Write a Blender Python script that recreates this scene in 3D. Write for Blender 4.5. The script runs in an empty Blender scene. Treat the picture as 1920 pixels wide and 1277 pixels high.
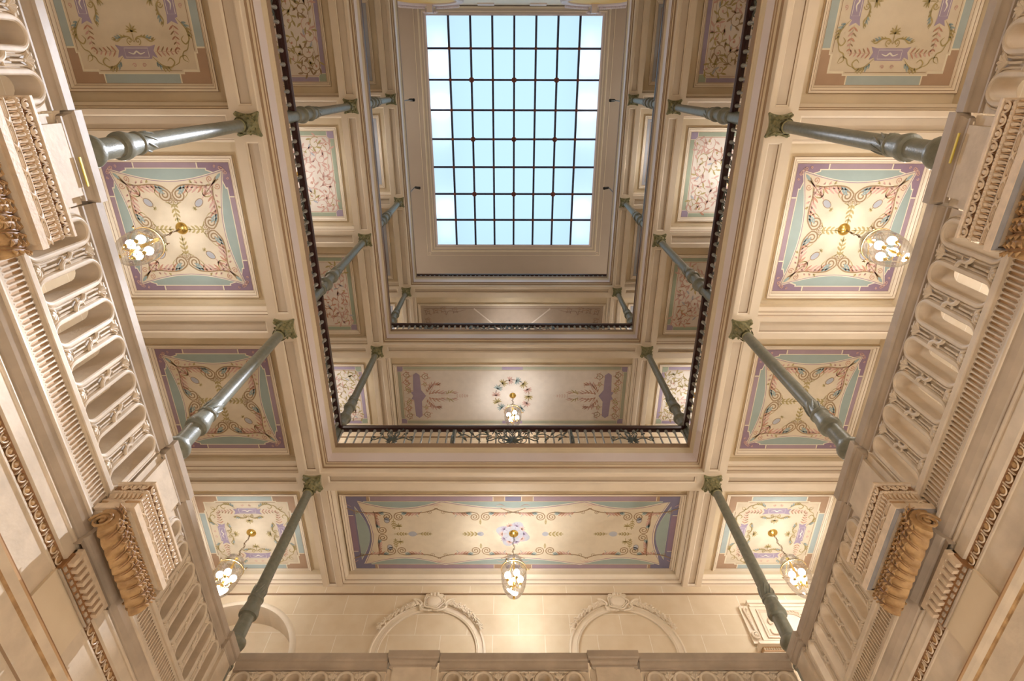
import bpy, math, random
from mathutils import Vector, Matrix
from mathutils.geometry import tessellate_polygon
random.seed(7)
PI = math.pi
sc = bpy.context.scene
COL = sc.collection

# ------------------------------------------------------------------ camera
cd = bpy.data.cameras.new('camera'); cam = bpy.data.objects.new('camera', cd); COL.objects.link(cam)
cd.sensor_width = 36; cd.lens = 1064.1 * 36 / 1920; cd.clip_end = 200
_p, _r, _y = math.radians(24.77), math.radians(.07), math.radians(.157)
_s, _c = math.sin(_p), math.cos(_p)
D = Vector((0, _s, _c)); U = Vector((0, -_c, _s)); R = Vector((1, 0, 0))
D2 = D*math.cos(_y) + R*math.sin(_y); R2 = R*math.cos(_y) - D*math.sin(_y)
R3 = R2*math.cos(_r) + U*math.sin(_r); U3 = U*math.cos(_r) - R2*math.sin(_r)
cam.matrix_world = Matrix(((R3.x, U3.x, -D2.x, -.05), (R3.y, U3.y, -D2.y, 0), (R3.z, U3.z, -D2.z, 0), (0, 0, 0, 1)))
sc.camera = cam

# ------------------------------------------------------------------ world and view
w = bpy.data.worlds.new('sky'); sc.world = w; w.use_nodes = True
w.node_tree.nodes['Background'].inputs[0].default_value = (.62, .85, 1, 1)
w.node_tree.nodes['Background'].inputs[1].default_value = 1.0
sc.view_settings.view_transform = 'Standard'; sc.view_settings.look = 'None'
sc.view_settings.gamma = 1; sc.view_settings.use_curve_mapping = False
sc.view_settings.exposure = 0.02
cy = sc.cycles
cy.use_denoising = True; cy.max_bounces = 8; cy.diffuse_bounces = 7; cy.glossy_bounces = 3
cy.transmission_bounces = 6; cy.transparent_max_bounces = 10; cy.sample_clamp_indirect = 4
cy.caustics_reflective = False; cy.caustics_refractive = False

LANTERN_W = 205
WARM = (1.0, .94, .86)
def point(name, loc, energy, color, radius):
    l = bpy.data.lights.new(name, 'POINT'); l.energy = energy; l.color = color; l.shadow_soft_size = radius
    o = bpy.data.objects.new(name, l); o.location = loc; COL.objects.link(o); return o
def spot(name, loc, target, energy, color, angle, radius=.06):
    l = bpy.data.lights.new(name, 'SPOT'); l.energy = energy; l.color = color; l.spot_size = math.radians(angle)
    l.spot_blend = .6; l.shadow_soft_size = radius
    o = bpy.data.objects.new(name, l); o.location = loc
    o.rotation_euler = (Vector(target)-Vector(loc)).to_track_quat('-Z', 'Y').to_euler(); COL.objects.link(o); return o
# unseen fill lights added on the entrance floor, below the picture
for x in (-3.3, 1.8):
    for y in (-1.8, 6.6):
        point('entrance_fill_light', (x, y, .3), 95 if x > 0 else 40, WARM, .2)
point('low_fill_light', (2.9, 2.2, -1.0), 230, WARM, .5)  # added soft fill from below, no fixture stands here
# hidden fill lights added in the right-hand stone gallery to brighten that side
point('right_gallery_fill_light', (6.3, 6.2, 5.0), 190, WARM, .2)
point('right_gallery_fill_light', (6.3, -.8, 5.0), 110, WARM, .2)
# hidden fill lights added on the top gallery to lift the ceiling above
for x in (-5.9, 5.9):
    for y in (1.5, 9.3):
        point('top_gallery_fill_light', (x, y, 24.2), 85, (1, .93, .84), .25)

# ------------------------------------------------------------------ constants of the building
HX, YF, YB = 3.98, 7.5, -2.85          # well opening: half width, front edge, back wall
WX, WY = 7.4, 10.96                    # gallery walls
CX, CY = 4.25, (.67, 4.24, 7.82)       # column axes
ZT = {'first': 10.5, 'second': 16.9, 'third': 22.4}     # top of the fascia of each gallery
ZA = 4.35                              # floor of the stone gallery
ZS = 28.0

# ------------------------------------------------------------------ materials
def nt(name):
    m = bpy.data.materials.new(name); m.use_nodes = True
    return m, m.node_tree.nodes, m.node_tree.links, m.node_tree.nodes['Principled BSDF']
def mat(name, col, rough=.6, metal=0, var=.0, scale=6, bump=0, col2=None, spec=.5, bscale=None):
    m, N, L, b = nt(name)
    b.inputs['Roughness'].default_value = rough; b.inputs['Metallic'].default_value = metal
    b.inputs['Specular IOR Level'].default_value = spec
    b.inputs['Base Color'].default_value = (*col, 1)
    if var or col2 or bump:
        tc = N.new('ShaderNodeTexCoord'); no = N.new('ShaderNodeTexNoise')
        no.inputs['Scale'].default_value = scale; no.inputs['Detail'].default_value = 6
        L.new(tc.outputs['Object'], no.inputs['Vector'])
        if var or col2:
            r = N.new('ShaderNodeValToRGB'); c2 = col2 or tuple(c*(1-var) for c in col)
            r.color_ramp.elements[0].position = .35; r.color_ramp.elements[1].position = .65
            r.color_ramp.elements[0].color = (*c2, 1); r.color_ramp.elements[1].color = (*col, 1)
            L.new(no.outputs['Fac'], r.inputs['Fac']); L.new(r.outputs['Color'], b.inputs['Base Color'])
        if bump:
            n2 = N.new('ShaderNodeTexNoise'); n2.inputs['Scale'].default_value = bscale or scale*4
            L.new(tc.outputs['Object'], n2.inputs['Vector'])
            bp = N.new('ShaderNodeBump'); bp.inputs['Strength'].default_value = bump; bp.inputs['Distance'].default_value = .02
            L.new(n2.outputs['Fac'], bp.inputs['Height']); L.new(bp.outputs['Normal'], b.inputs['Normal'])
    return m
def ashlar(name, col, joint, axes, bw, bh, off=(0, 0), rough=.7):
    m, N, L, b = nt(name)
    b.inputs['Roughness'].default_value = rough
    tc = N.new('ShaderNodeTexCoord'); sp = N.new('ShaderNodeSeparateXYZ'); cb = N.new('ShaderNodeCombineXYZ')
    L.new(tc.outputs['Object'], sp.inputs[0])
    for k in range(2):
        ad = N.new('ShaderNodeMath'); ad.inputs[1].default_value = off[k]
        L.new(sp.outputs[axes[k]], ad.inputs[0]); L.new(ad.outputs[0], cb.inputs[k])
    br = N.new('ShaderNodeTexBrick'); L.new(cb.outputs[0], br.inputs['Vector'])
    br.inputs['Scale'].default_value = 1; br.inputs['Brick Width'].default_value = bw; br.inputs['Row Height'].default_value = bh
    br.inputs['Mortar Size'].default_value = .006; br.inputs['Mortar Smooth'].default_value = .1
    br.inputs['Color1'].default_value = (*col, 1); br.inputs['Color2'].default_value = (*[c*.95 for c in col], 1)
    br.inputs['Mortar'].default_value = (*joint, 1)
    no = N.new('ShaderNodeTexNoise'); no.inputs['Scale'].default_value = 3; no.inputs['Detail'].default_value = 8
    L.new(tc.outputs['Object'], no.inputs['Vector'])
    mx = N.new('ShaderNodeMix'); mx.data_type = 'RGBA'; mx.blend_type = 'MULTIPLY'
    mr = N.new('ShaderNodeMapRange'); mr.inputs[1].default_value = .3; mr.inputs[2].default_value = .7
    mr.inputs[3].default_value = .0; mr.inputs[4].default_value = .5
    L.new(no.outputs['Fac'], mr.inputs[0]); L.new(mr.outputs[0], mx.inputs['Factor'])
    L.new(br.outputs['Color'], mx.inputs[6]); mx.inputs[7].default_value = (.86, .8, .7, 1)
    L.new(mx.outputs[2], b.inputs['Base Color'])
    return m
M = {}
M['plaster'] = mat('cream_plaster', (.76, .66, .53), .55, var=.08, scale=1.5, bump=.04)
M['plaster_light'] = mat('light_cream_plaster', (.84, .75, .62), .5, var=.06, scale=2)
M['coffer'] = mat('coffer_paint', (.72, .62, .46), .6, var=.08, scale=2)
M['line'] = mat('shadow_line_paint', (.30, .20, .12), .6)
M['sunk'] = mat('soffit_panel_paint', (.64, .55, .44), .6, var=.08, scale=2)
M['fascia'] = mat('skylight_tinted_fascia', (.82, .73, .72), .45, var=.05, scale=1)  # lavender tint of the skylight mixed into the fascia colour
M['stone'] = mat('carved_stone', (.66, .56, .44), .6, var=.14, scale=5, bump=.12)
M['stone_grey'] = mat('grey_stone_cap', (.47, .39, .31), .55, var=.2, scale=3, bump=.1)
M['flute'] = mat('ochre_flutes', (.55, .36, .2), .6, var=.1, scale=6)
M['ochre'] = mat('ochre_carving', (.50, .32, .15), .55, col2=(.30, .17, .07), scale=9, bump=.25)
M['stucco'] = mat('console_stucco', (.74, .60, .45), .5, var=.14, scale=14, bump=.15)
M['glaze_and_shade'] = mat('brown_glaze_and_shade', (.30, .15, .06), .5, var=.2, scale=10)
M['wall_front'] = ashlar('limestone_front', (.78, .67, .51), (.92, .87, .79), (0, 2), 1.13, .52, (3.2+.05, -9.02+52*.52-26*.52))
M['wall_side'] = ashlar('limestone_side', (.82, .72, .58), (.92, .86, .77), (1, 2), 1.13, .52, (0, -9.02+26*.52))
M['wall_low'] = mat('lower_wall_stone', (.70, .59, .44), .6, var=.07, scale=2)
M['tan'] = mat('tan_ceiling_paint', (.52, .44, .38), .6, var=.05, scale=1)
M['iron'] = mat('painted_cast_iron', (.165, .175, .14), .4, .0, col2=(.21, .215, .175), scale=14, bump=.15, spec=.65)
M['capital'] = mat('bronze_green_capital', (.30, .27, .13), .45, .1, col2=(.16, .17, .08), scale=25, bump=.3, spec=.8)
M['bar'] = mat('grey_baluster_paint', (.32, .33, .32), .35, .3, spec=.8)
M['ornament'] = mat('dark_ironwork', (.10, .12, .11), .4, .3, spec=.8)
M['handrail'] = mat('dark_mahogany', (.045, .012, .010), .3, spec=.7)
M['brass'] = mat('polished_brass', (.80, .58, .18), .2, 1)
M['chain'] = mat('chain_brass', (.22, .14, .07), .4, .6)
M['darkbrass'] = mat('aged_brass', (.30, .19, .07), .35, .8)
M['leadbar'] = mat('dark_glazing_bar', (.03, .03, .07), .5)
M['rivet'] = mat('copper_boss', (.16, .05, .04), .4, .3)
M['lilac'] = mat('lilac_white_trim', (.70, .62, .66), .5)
M['green'] = mat('evergreen_sprig', (.02, .09, .05), .5)
M['yellow'] = mat('yellow_tape', (.75, .62, .06), .5)
M['black'] = mat('black_metal', (.02, .02, .02), .4)
M['shadowfill'] = mat('grey_shadow_fill', (.30, .29, .30), .6, var=.2)  # flat grey standing in for shade under the right consoles
M['floor'] = mat('beige_marble_floor', (.60, .52, .42), .3, var=.1)
P = {}
for k, c in dict(cream=(.68, .60, .47), cream2=(.72, .66, .60), line=(.78, .72, .58), blue=(.32, .40, .39), sky=(.40, .48, .49),
                 purple=(.27, .19, .27), purple2=(.36, .27, .33), lilac=(.36, .30, .42), deep=(.20, .19, .30), brown=(.42, .29, .20),
                 olive=(.42, .34, .15), dark=(.33, .23, .13), red=(.50, .27, .19), pink=(.60, .38, .33), teal=(.30, .39, .40),
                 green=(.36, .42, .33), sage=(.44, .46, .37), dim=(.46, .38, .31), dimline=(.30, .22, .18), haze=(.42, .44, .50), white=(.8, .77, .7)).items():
    P[k] = mat('paint_'+k, c, .7, var=.06 if k not in ('line',) else 0, scale=5)
def glass_mat():
    m, N, L, b = nt('clear_lantern_glass'); N.remove(b)
    out = N['Material Output']; mix = N.new('ShaderNodeMixShader'); tr = N.new('ShaderNodeBsdfTransparent')
    gl = N.new('ShaderNodeBsdfGlossy'); gl.inputs['Roughness'].default_value = .05
    lw = N.new('ShaderNodeLayerWeight'); lw.inputs['Blend'].default_value = .35
    mr = N.new('ShaderNodeMapRange'); mr.inputs[3].default_value = .10; mr.inputs[4].default_value = .85
    tr.inputs[0].default_value = (.97, .97, .98, 1)
    L.new(lw.outputs['Facing'], mr.inputs[0]); L.new(mr.outputs[0], mix.inputs[0])
    L.new(tr.outputs[0], mix.inputs[1]); L.new(gl.outputs[0], mix.inputs[2]); L.new(mix.outputs[0], out.inputs[0])
    return m
M['glass'] = glass_mat()
def emis(name, col, s):
    m, N, L, b = nt(name); N.remove(b); e = N.new('ShaderNodeEmission')
    e.inputs[0].default_value = (*col, 1); e.inputs[1].default_value = s; L.new(e.outputs[0], N['Material Output'].inputs[0]); return m
M['bulb'] = emis('glowing_bulb', (1, .93, .86), 22)
M['tube'] = emis('fluorescent_tube', (.95, .97, 1), 34)
def pane_mat():
    m, N, L, b = nt('backlit_frosted_glass'); N.remove(b)
    e = N.new('ShaderNodeEmission'); t = N.new('ShaderNodeBsdfTranslucent'); a = N.new('ShaderNodeAddShader')
    e.inputs[0].default_value = (.57, .84, 1.0, 1); e.inputs[1].default_value = .80
    t.inputs[0].default_value = (.30, .33, .36, 1)
    L.new(e.outputs[0], a.inputs[0]); L.new(t.outputs[0], a.inputs[1]); L.new(a.outputs[0], N['Material Output'].inputs[0])
    return m
M['pane'] = pane_mat()

# ------------------------------------------------------------------ mesh building
class MB:
    def __init__(s): s.v = []; s.f = []; s.mi = []; s.mats = []; s.cur = 0
    def use(s, m):
        if m not in s.mats: s.mats.append(m)
        s.cur = s.mats.index(m); return s
    def add(s, v, f, T=None):
        o = len(s.v)
        s.v += [tuple(T @ Vector(p)) if T is not None else tuple(p) for p in v]
        for q in f: s.f.append([i+o for i in q]); s.mi.append(s.cur)
        return s
    def box(s, x0, x1, y0, y1, z0, z1, T=None):
        v = [(x, y, z) for z in (z0, z1) for y in (y0, y1) for x in (x0, x1)]
        return s.add(v, [(0, 2, 3, 1), (4, 5, 7, 6), (0, 1, 5, 4), (2, 6, 7, 3), (0, 4, 6, 2), (1, 3, 7, 5)], T)
    def grid(s, rows, closed_u=False, closed_v=False, T=None):
        n = len(rows); k = len(rows[0]); v = [p for r in rows for p in r]; f = []
        for i in range(n if closed_v else n-1):
            for j in range(k if closed_u else k-1):
                a = i*k+j; b = i*k+(j+1) % k; c = ((i+1) % n)*k+(j+1) % k; d = ((i+1) % n)*k+j
                f.append((a, b, c, d))
        return s.add(v, f, T)
    def lathe(s, prof, n=16, c=(0, 0, 0), T=None, flute=0):
        rows = []
        for r, z in prof:
            rows.append([(c[0]+r*(1-flute*(j % 2))*math.cos(2*PI*j/n), c[1]+r*(1-flute*(j % 2))*math.sin(2*PI*j/n), c[2]+z) for j in range(n)])
        return s.grid(rows, closed_u=True, T=T)
    def tube(s, pts, r, n=6, closed=False, T=None):
        pts = [Vector(p) for p in pts]; k = len(pts)
        rr = r if isinstance(r, (list, tuple)) else [r]*k
        rows = []; up = None
        for i in range(k):
            a = pts[(i-1) % k] if (closed or i > 0) else pts[i]; b = pts[(i+1) % k] if (closed or i < k-1) else pts[i]
            t = (b-a); t = t.normalized() if t.length > 1e-9 else Vector((0, 0, 1))
            if up is None: up = Vector((0, 0, 1)) if abs(t.z) < .9 else Vector((1, 0, 0))
            sd = t.cross(up); sd = sd.normalized() if sd.length > 1e-6 else Vector((1, 0, 0)); up = sd.cross(t).normalized()
            rows.append([tuple(pts[i]+(sd*math.cos(2*PI*j/n)+up*math.sin(2*PI*j/n))*rr[i]) for j in range(n)])
        s.grid(rows, closed_u=True, closed_v=closed, T=T)
        if not closed:
            s.add(rows[0], [tuple(range(n))], T); s.add(rows[-1], [tuple(range(n))], T)
        return s
    def ball(s, c, r, n=8, m=6, sc=(1, 1, 1), T=None):
        prof = [(r*math.sin(PI*i/m), -r*math.cos(PI*i/m)) for i in range(m+1)]
        rows = [[(c[0]+sc[0]*q*math.cos(2*PI*j/n), c[1]+sc[1]*q*math.sin(2*PI*j/n), c[2]+sc[2]*z) for j in range(n)] for q, z in prof]
        return s.grid(rows, closed_u=True, T=T)
    def poly(s, pts, T=None):
        pts = [Vector(p) for p in pts]; tri = tessellate_polygon([pts])
        return s.add(pts, [tuple(t) for t in tri], T)
    def rectframe(s, x0, x1, y0, y1, prof, T=None):        # prof: (inset, z), swept round a rectangle
        rows = [[(x0+d, y0+d, z), (x1-d, y0+d, z), (x1-d, y1-d, z), (x0+d, y1-d, z)] for d, z in prof]
        for a, b in zip(rows, rows[1:]):
            for i in range(4): s.add([a[i], a[(i+1) % 4], b[(i+1) % 4], b[i]], [(0, 1, 2, 3)], T)
        return s
    def ring(s, prof, hx=HX, yf=YF, yb=YB):                # prof: (distance behind the opening, z)
        for (d, z), (e, y) in zip(prof, prof[1:]):
            A = [(-hx-d, yb, z), (-hx-d, yf+d, z), (hx+d, yf+d, z), (hx+d, yb, z)]
            B = [(-hx-e, yb, y), (-hx-e, yf+e, y), (hx+e, yf+e, y), (hx+e, yb, y)]
            for i in range(3): s.add([A[i], A[i+1], B[i+1], B[i]], [(0, 1, 2, 3)])
        return s
    def build(s, name, mt=None, parent=None, smooth=False, angle=35):
        me = bpy.data.meshes.new(name); me.from_pydata(s.v, [], s.f)
        ms = s.mats if s.mats else [mt]
        for m in ms: me.materials.append(m)
        if s.mats: me.polygons.foreach_set('material_index', s.mi)
        if smooth:
            me.polygons.foreach_set('use_smooth', [True]*len(me.polygons)); me.update()
            me.set_sharp_from_angle(angle=math.radians(angle))
        me.update()
        o = bpy.data.objects.new(name, me); COL.objects.link(o)
        if parent is not None: o.parent = parent
        return o
def tag(o, label=None, cat=None, group=None, kind=None):
    if label: o['label'] = label
    if cat: o['category'] = cat
    if group: o['group'] = group
    if kind: o['kind'] = kind
    return o
def struct(o): o['kind'] = 'structure'; return o
def empty(name, loc=(0, 0, 0), rz=0):
    o = bpy.data.objects.new(name, None); o.location = loc; o.rotation_euler = (0, 0, rz); o.empty_display_size = .1; COL.objects.link(o); return o
def clone(root, loc, rz=None, scale=None):
    r = root.copy(); COL.objects.link(r); r.location = loc
    if rz is not None: r.rotation_euler = (0, 0, rz)
    if scale: r.scale = scale
    for ch in list(root.children):
        c = ch.copy(); COL.objects.link(c); c.parent = r
        for g in list(ch.children):
            d = g.copy(); COL.objects.link(d); d.parent = c
    return r
def cr(pts, n=6, closed=False):
    out = []; k = len(pts)
    for i in range(k if closed else k-1):
        g = lambda j: pts[j % k] if closed else pts[min(max(j, 0), k-1)]
        a, b, c, d = g(i-1), g(i), g(i+1), g(i+2)
        for q in range(n):
            t = q/n
            out.append(tuple(.5*((2*b[m])+(-a[m]+c[m])*t+(2*a[m]-5*b[m]+4*c[m]-d[m])*t*t+(-a[m]+3*b[m]-3*c[m]+d[m])*t**3) for m in range(len(b))))
    if not closed: out.append(tuple(pts[-1]))
    return out
def spiral(cx, cy_, r, turns, a0, sgn=1, n=14, k=.12):
    m = int(turns*n); out = []
    for i in range(m+1):
        t = i/m; a = a0+sgn*2*PI*turns*t; q = r*((1-t)*(1-k)+k)
        out.append((cx+q*math.cos(a), cy_+q*math.sin(a)))
    return out

# ------------------------------------------------------------------ ceilings with coffers
XC0, XC1 = HX+.56, WX                      # side coffers run from the ring beam to the wall
BAY = [(YB, CY[0]-.22), (CY[0]+.22, CY[1]-.22), (CY[1]+.22, CY[2]-.22)]
FRONT = (YF+.57, WY)
def sunk(mb, x0, x1, y0, y1, z, mats=('plaster', 'line', 'sunk')):
    mb.use(M['plaster']).rectframe(x0, x1, y0, y1, [(0, z), (.012, z+.015)])
    mb.use(M['plaster_light']).rectframe(x0, x1, y0, y1, [(.012, z+.015), (.03, z+.03)])
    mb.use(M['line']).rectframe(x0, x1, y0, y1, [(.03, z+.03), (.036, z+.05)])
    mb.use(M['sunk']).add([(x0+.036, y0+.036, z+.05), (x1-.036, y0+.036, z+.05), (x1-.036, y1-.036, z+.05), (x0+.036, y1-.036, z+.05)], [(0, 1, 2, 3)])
def beam_soffit(mb, x0, x1, y0, y1, z, sx0, sx1, sy0, sy1):
    mb.use(M['plaster']).add([(x0, y0, z), (x1, y0, z), (x1, y1, z), (x0, y1, z), (sx0, sy0, z), (sx1, sy0, z), (sx1, sy1, z), (sx0, sy1, z)],
                            [(0, 1, 5, 4), (1, 2, 6, 5), (2, 3, 7, 6), (3, 0, 4, 7)])
    sunk(mb, sx0, sx1, sy0, sy1, z)
def coffer(mb, x0, x1, y0, y1, z, px0, px1, py0, py1):
    zc = z+.45; zp = z+.48
    mb.use(M['plaster']).rectframe(x0, x1, y0, y1, [(0, z), (0, z+.09)])
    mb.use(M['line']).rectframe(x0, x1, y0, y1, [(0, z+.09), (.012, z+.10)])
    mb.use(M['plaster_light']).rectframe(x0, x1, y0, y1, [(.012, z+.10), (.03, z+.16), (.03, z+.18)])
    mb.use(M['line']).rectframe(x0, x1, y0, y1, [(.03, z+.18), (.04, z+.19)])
    mb.use(M['plaster_light']).rectframe(x0, x1, y0, y1, [(.04, z+.19), (.05, z+.24), (.09, z+.30)])
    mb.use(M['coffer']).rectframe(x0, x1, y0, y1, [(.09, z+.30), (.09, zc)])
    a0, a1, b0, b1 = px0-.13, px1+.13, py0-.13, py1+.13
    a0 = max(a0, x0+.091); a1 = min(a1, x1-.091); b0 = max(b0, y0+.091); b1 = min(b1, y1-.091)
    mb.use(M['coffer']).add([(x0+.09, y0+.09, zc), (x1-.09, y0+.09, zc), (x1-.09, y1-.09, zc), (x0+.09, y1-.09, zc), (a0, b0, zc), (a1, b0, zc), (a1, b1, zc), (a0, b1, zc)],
                            [(0, 1, 5, 4), (1, 2, 6, 5), (2, 3, 7, 6), (3, 0, 4, 7)])
    def fr(c, pr):
        mb.use(M[c])
        rows = []
        for t, zz in pr:   # t: 0 at outer frame edge .. 1 at painting edge
            rows.append([(a0+(px0-a0)*t, b0+(py0-b0)*t, zz), (a1+(px1-a1)*t, b0+(py0-b0)*t, zz), (a1+(px1-a1)*t, b1+(py1-b1)*t, zz), (a0+(px0-a0)*t, b1+(py1-b1)*t, zz)])
        for A, B in zip(rows, rows[1:]):
            for i in range(4): mb.add([A[i], A[(i+1) % 4], B[(i+1) % 4], B[i]], [(0, 1, 2, 3)])
    fr('coffer', [(0, zc), (0, zc-.05)]); fr('line', [(0, zc-.05), (.08, zc-.05)])
    fr('plaster_light', [(.08, zc-.055), (.25, zc-.055), (.35, zc-.04)]); fr('line', [(.35, zc-.04), (.42, zc-.035)])
    fr('plaster_light', [(.42, zc-.035), (.62, zc-.02), (.7, zc-.0)]); fr('line', [(.7, zc), (.74, zc+.005)])
    fr('plaster', [(.74, zc+.005), (.95, zp)]); fr('line', [(.95, zp), (1, zp)])
PAN = []   # painted panels: (x0,x1,y0,y1,z,level,kind,where)
LVN = {'first': 'lowest gallery', 'second': 'middle gallery', 'third': 'top gallery'}
def level(key):
    zt = ZT[key]; z = zt-.75
    mb = MB()
    mb.use(M['coffer']).ring([(.30, zt+.15), (-.02, zt+.15), (-.045, zt+.13)])
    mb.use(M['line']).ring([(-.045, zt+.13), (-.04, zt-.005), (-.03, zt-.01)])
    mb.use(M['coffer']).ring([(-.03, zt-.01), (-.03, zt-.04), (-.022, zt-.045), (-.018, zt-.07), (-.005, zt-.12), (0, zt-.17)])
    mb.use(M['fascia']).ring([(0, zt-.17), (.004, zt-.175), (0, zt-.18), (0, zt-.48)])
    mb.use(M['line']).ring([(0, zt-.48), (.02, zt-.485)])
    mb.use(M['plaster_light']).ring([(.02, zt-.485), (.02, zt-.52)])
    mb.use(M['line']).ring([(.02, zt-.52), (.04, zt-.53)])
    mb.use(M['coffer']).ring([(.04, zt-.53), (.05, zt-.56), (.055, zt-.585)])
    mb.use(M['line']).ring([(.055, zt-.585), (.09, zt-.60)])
    mb.use(M['plaster_light']).ring([(.09, zt-.60), (.09, zt-.74), (.105, zt-.75)])
    struct(mb.build('trim_ring_fascia', smooth=False))
    mb = MB()
    xi = HX+.105; xo = HX+.56; yi = YF+.105; yo = YF+.57
    g = .27
    for s in (-1, 1):
        # ring beam along the side, cross beams, side coffers
        ys = [YB]+list(CY)
        segs = [(YB, CY[0]), (CY[0], CY[1]), (CY[1], CY[2])]
        for i, (a, b) in enumerate(segs):
            aa = a; bb = b if i < 2 else yi
            X = sorted((s*xi, s*xo)); S = sorted((s*(HX+.17), s*(HX+.40)))
            beam_soffit(mb, X[0], X[1], aa, bb, z, S[0], S[1], a+g if i else a+.1, b-g)
        X = sorted((s*xi, s*xo))
        mb.use(M['plaster']).add([(X[0], yi, z), (X[1], yi, z), (X[1], yo, z), (X[0], yo, z)], [(0, 1, 2, 3)])
        for c in CY[:2]:
            X = sorted((s*xo, s*WX)); S = sorted((s*(xo+.06), s*(WX-.1)))
            beam_soffit(mb, X[0], X[1], c-.22, c+.22, z, S[0], S[1], c-.14, c+.11)
        # front ring beam outer piece towards the side wall
        X = sorted((s*xo, s*WX)); S = sorted((s*(xo+.06), s*(WX-.1)))
        beam_soffit(mb, X[0], X[1], CY[2]-.22, yo, z, S[0], S[1], YF+.2, YF+.38)
        # beam from the corner column to the front wall
        X = sorted((s*(CX-.22), s*(CX+.22))); S = sorted((s*(CX-.11), s*(CX+.10)))
        beam_soffit(mb, X[0], X[1], yo, WY, z, S[0], S[1], yo+.06, WY-.08)
        for i, (a, b) in enumerate(BAY):
            py = (1.33, 3.67) if i == 1 else ((4.92, 7.3) if i == 2 else (-2.3, .08))
            X = sorted((s*xo, s*(WX-.03))); Q = sorted((s*4.95, s*7.16))
            coffer(mb, X[0], X[1], a, b, z, Q[0], Q[1], *py)
            PAN.append((Q[0], Q[1], py[0], py[1], z+.479, key, 'side%d' % i, s))
        X = sorted((s*(CX+.22), s*(WX-.03))); Q = sorted((s*4.98, s*7.22))
        coffer(mb, X[0], X[1], yo, WY-.03, z, Q[0], Q[1], 8.63, 10.83)
        PAN.append((Q[0], Q[1], 8.63, 10.83, z+.479, key, 'corner', s))
    # front ring beam
    mb.use(M['plaster']).add([(-xi, yi, z), (xi, yi, z), (xi, yo, z), (-xi, yo, z)], [])
    beam_soffit(mb, -xi, xi, yi, yo, z, -CX+g+.05, CX-g-.05, YF+.18, YF+.37)
    coffer(mb, -(CX-.22), CX-.22, yo, WY-.03, z, -3.79, 3.82, 8.63, 10.83)
    PAN.append((-3.79, 3.82, 8.63, 10.83, z+.479, key, 'front', 0))
    struct(mb.build('ceiling'))
    # floor slab above
    mb = MB(); t = zt+.14; b = zt-.16
    for x0, x1, y0, y1 in ((-WX, -HX-.02, YB, WY), (HX+.02, WX, YB, WY), (-HX-.02, HX+.02, YF+.02, WY)):
        mb.box(x0, x1, y0, y1, b, t)
    struct(mb.build('floor', M['floor']))
for k in ZT: level(k)

# ------------------------------------------------------------------ painted panels
class Paint:
    def __init__(s, x0, x1, y0, y1, z):
        s.c = ((x0+x1)/2, (y0+y1)/2); s.h = ((x1-x0)/2, (y1-y0)/2); s.z = z; s.mb = MB(); s.q = min(s.h)
    def pt(s, p, k): return (s.c[0]+p[0]*s.h[0], s.c[1]+p[1]*s.h[1], s.z-.0012*k)
    def poly(s, pts, col, k): s.mb.use(P[col]).poly([s.pt(p, k) for p in pts])
    def rect(s, x0, x1, y0, y1, col, k):
        s.mb.use(P[col]).add([s.pt(p, k) for p in ((x0, y0), (x1, y0), (x1, y1), (x0, y1))], [(0, 1, 2, 3)])
    def stroke(s, pts, wd, col, k=8, taper='both', closed=False):
        q = [Vector(s.pt(p, k)) for p in pts]; n = len(q); a = []; b = []
        for i in range(n):
            t = (q[(i+1) % n if closed else min(i+1, n-1)]-q[(i-1) % n if closed else max(i-1, 0)]); t.z = 0
            t = t.normalized() if t.length > 1e-9 else Vector((1, 0, 0)); sd = Vector((-t.y, t.x, 0)); u = i/(n-1)
            f = {'both': math.sin(PI*min(max(u, .04), .96))**.6, 'end': 1-u*.8, 'start': .2+.8*u, 'no': 1}[taper]
            a.append(tuple(q[i]+sd*wd*.5*f)); b.append(tuple(q[i]-sd*wd*.5*f))
        s.mb.use(P[col]).grid([a, b] if not closed else [a+a[:1], b+b[:1]])
def sym(fn, kind):
    """apply fn(transform) for the mirror images"""
    T4 = [lambda p: p, lambda p: (-p[0], p[1]), lambda p: (p[0], -p[1]), lambda p: (-p[0], -p[1])]
    if kind == 4: L_ = T4
    elif kind == 2: L_ = T4[:2]
    else: L_ = T4+[(lambda t: (lambda p: t((p[1], p[0]))))(t) for t in T4]
    for t in L_: fn(t)
def leaf(pa, T, a, ang, ln, wd, col, k=9, curl=.4):
    pts = []; x, y = a; n = 5
    for i in range(n+1):
        pts.append(T((x, y))); x += math.cos(ang)*ln/n; y += math.sin(ang)*ln/n; ang += curl/n
    pa.stroke(pts, wd, col, k, 'both')
def arc_side(x0, x1, yo, yi, n=10):     # bulging curve from (x0,yo) to (x1,yo) reaching yi in the middle
    return [(x0+(x1-x0)*i/n, yo+(yi-yo)*math.sin(PI*i/n)) for i in range(n+1)]
def acanthus(pa, T, pts, cols, sc_=1.0, side=1, k=9, wd=.03, ln=.13):
    n = len(pts)
    for i in range(1, n-1):
        dx, dy = pts[i+1][0]-pts[i-1][0], pts[i+1][1]-pts[i-1][1]; a = math.atan2(dy, dx)
        c = cols[int(i/n*len(cols))]; l_ = ln*sc_*(.55+.6*math.sin(PI*i/n))
        leaf(pa, T, pts[i], a+side*.95, l_, wd*.85, c, k, -side*.35)
        leaf(pa, T, pts[i], a+side*.45, l_*.8, wd*.6, c, k, -side*.3)
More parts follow.
